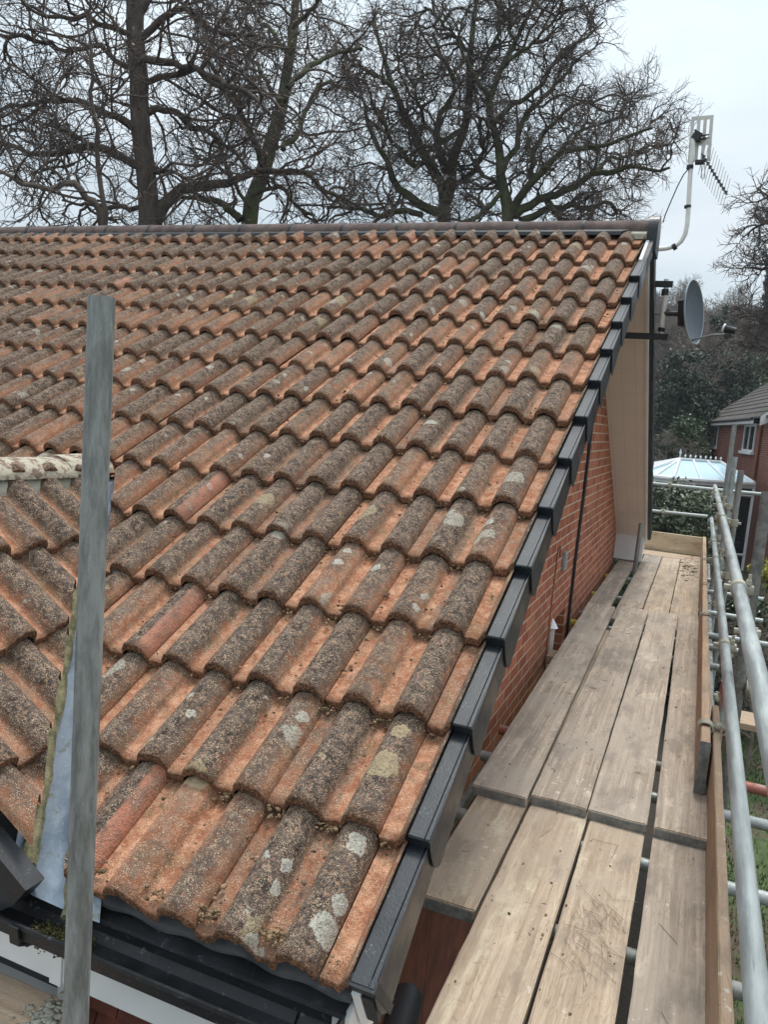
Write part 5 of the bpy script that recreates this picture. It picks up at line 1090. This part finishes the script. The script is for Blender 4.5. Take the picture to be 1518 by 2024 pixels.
for px, D, sc, lb in ((1318, 29, .50, 'tangle of pale bare twigs beside the rear verge under the dish'), (1345, 36, .55, 'pale twiggy sapling in front of the dark evergreens')):
    x, y, z = ground_at(px, D); c = copy_tree(pb, (x, y, z), px*.3, sc, lb); c.name = 'bare_sapling'; del c['group']
# laurel hedge
hd = empty('laurel_hedge', (-.1, 14.6, -4), 'dense laurel hedge with shiny leaves behind the far end rails', 'hedge')
leaf_cloud(hd, (-.35, 14.7, -1.9), (1.35, .9, 2.02), 42000, .055, 'leafb', 41, 'foliage', box=True, clump=6)
mb = MB()
for i in range(7): mb.tube([(-1.4+.4*i, 14.7, -4.1), (-1.35+.4*i, 14.75, -1.0)], [.04, .015], 6)
mb.build('stems', M['barkA'], hd)
sh2 = empty('laurel_bush', (1.3, 13.2, -4), 'laurel and bramble thicket below the scaffold rails at the right', 'bush')
leaf_cloud(sh2, (1.30, 13.6, -2.7), (.75, 1.0, 1.35), 22000, .05, 'leafb', 42, 'foliage', clump=5)
mb = MB()
for i in range(5): mb.tube([(1.0+.15*i, 13.4, -4.1), (1.0+.18*i, 13.5, -2.4)], [.03, .012], 6)
mb.build('stems', M['barkA'], sh2)
x, y, z = pix(1512, 1130, 17); e = empty('yellow_shrub', (x, y, -3.8), 'small yellow green shrub by the wooden fence at the right edge', 'shrub'); leaf_cloud(e, (x+.15, y, z), (.40, .35, .32), 2600, .05, 'leafy', 43, 'foliage', clump=4); MB().tube([(x+.1, y, -3.9), (x+.1, y, z)], .02, 6).build('stem', M['barkA'], e)
# bare bushes on the bank at lower right
for i, (px, py, D, sc, lb) in enumerate(((1500, 1330, 12, .24, 'low bare brown shrub between the transoms over the lawn edge'), (1460, 1290, 13, .26, 'leafless shrub behind the red standard'), (1530, 1250, 14, .3, 'leafless shrub in front of the wooden fence'))):
    p = pix(px, py, D); c = copy_tree(pb, (p[0], p[1], -4.0), i*2.1, sc, lb); c.name = 'bare_shrub'; del c['group']
# fence
fe = empty('wooden_fence', (3.2, 18.2, -3.9), 'weathered wooden panel fence behind the shrubs at the right edge', 'fence')
mb = MB(); rr_ = random.Random(3)
for k in range(44):
    x = 1.7+k*.15; mb.box((x, 18.2, -3.9+rr_.uniform(-.01, .01)), (x+.142, 18.215, -2.35+rr_.uniform(-.02, .02)))
mb.build('fence_boards', M['fence'] if 'fence' in M else M['boardx'], fe)
for k in range(4): mb = MB(); mb.box((1.7+k*1.9, 18.12, -4), (1.8+k*1.9, 18.2, -2.25)); mb.build('fence_post', M['board'], fe)
mb = MB(); mb.box((1.7, 18.16, -2.32), (8.2, 18.23, -2.28)); mb.build('fence_rail', M['board'], fe)
# grass tufts on the lawn
def grass():
    r = np.random.default_rng(6); n = 26000; x = r.uniform(1.0, 4.5, n); y = r.uniform(5, 17, n); k = np.sin(x*2.1)*np.cos(y*1.3)+r.normal(0, .5, n) > -.2; x, y = x[k], y[k]; n = len(x); z = gz(x, y); a = r.random(n)*6.28; h = r.uniform(.03, .08, n); w = .012
    dx, dy_ = np.cos(a)*w, np.sin(a)*w; lx, ly = r.normal(0, .02, n), r.normal(0, .02, n)
    V = np.stack([np.stack([x-dx, y-dy_, z], -1), np.stack([x+dx, y+dy_, z], -1), np.stack([x+lx, y+ly, z+h], -1)], 1).reshape(-1, 3); F = np.arange(3*n).reshape(-1, 3)
    o = npmesh('grass', V, F, foliage_mat('grass_blades', (.05, .085, .022), (.13, .16, .06)), None, False, dict(lr=np.repeat(r.random(n), 3))); tag(o, 'short green lawn grass below the scaffold at the right', 'grass', kind='stuff')
grass()

# ------------------------------------------------------------------ thin winter haze round the whole place
zs_ = [v.co.z for v in bpy.data.objects['ground'].data.vertices]; z0_ = bpy.data.objects['ground'].location.z
mb = MB(); mb.box((-240, -100, z0_+min(zs_)-1), (240, 240, z0_+max(zs_)+14)); hz = mb.build('haze', M['white'], None); hz['kind'] = 'stuff'; hz['label'] = 'thin pale winter haze softening the wooded hill'; hz['category'] = 'haze'
hm = bpy.data.materials.new('haze_air'); hm.use_nodes = True; t = hm.node_tree; t.nodes.clear(); o_ = t.nodes.new('ShaderNodeOutputMaterial'); pv = t.nodes.new('ShaderNodeVolumePrincipled'); pv.inputs['Color'].default_value = (.86, .92, 1, 1); pv.inputs['Density'].default_value = .0006
t.links.new(pv.outputs[0], o_.inputs['Volume']); hz.data.materials.clear(); hz.data.materials.append(hm)
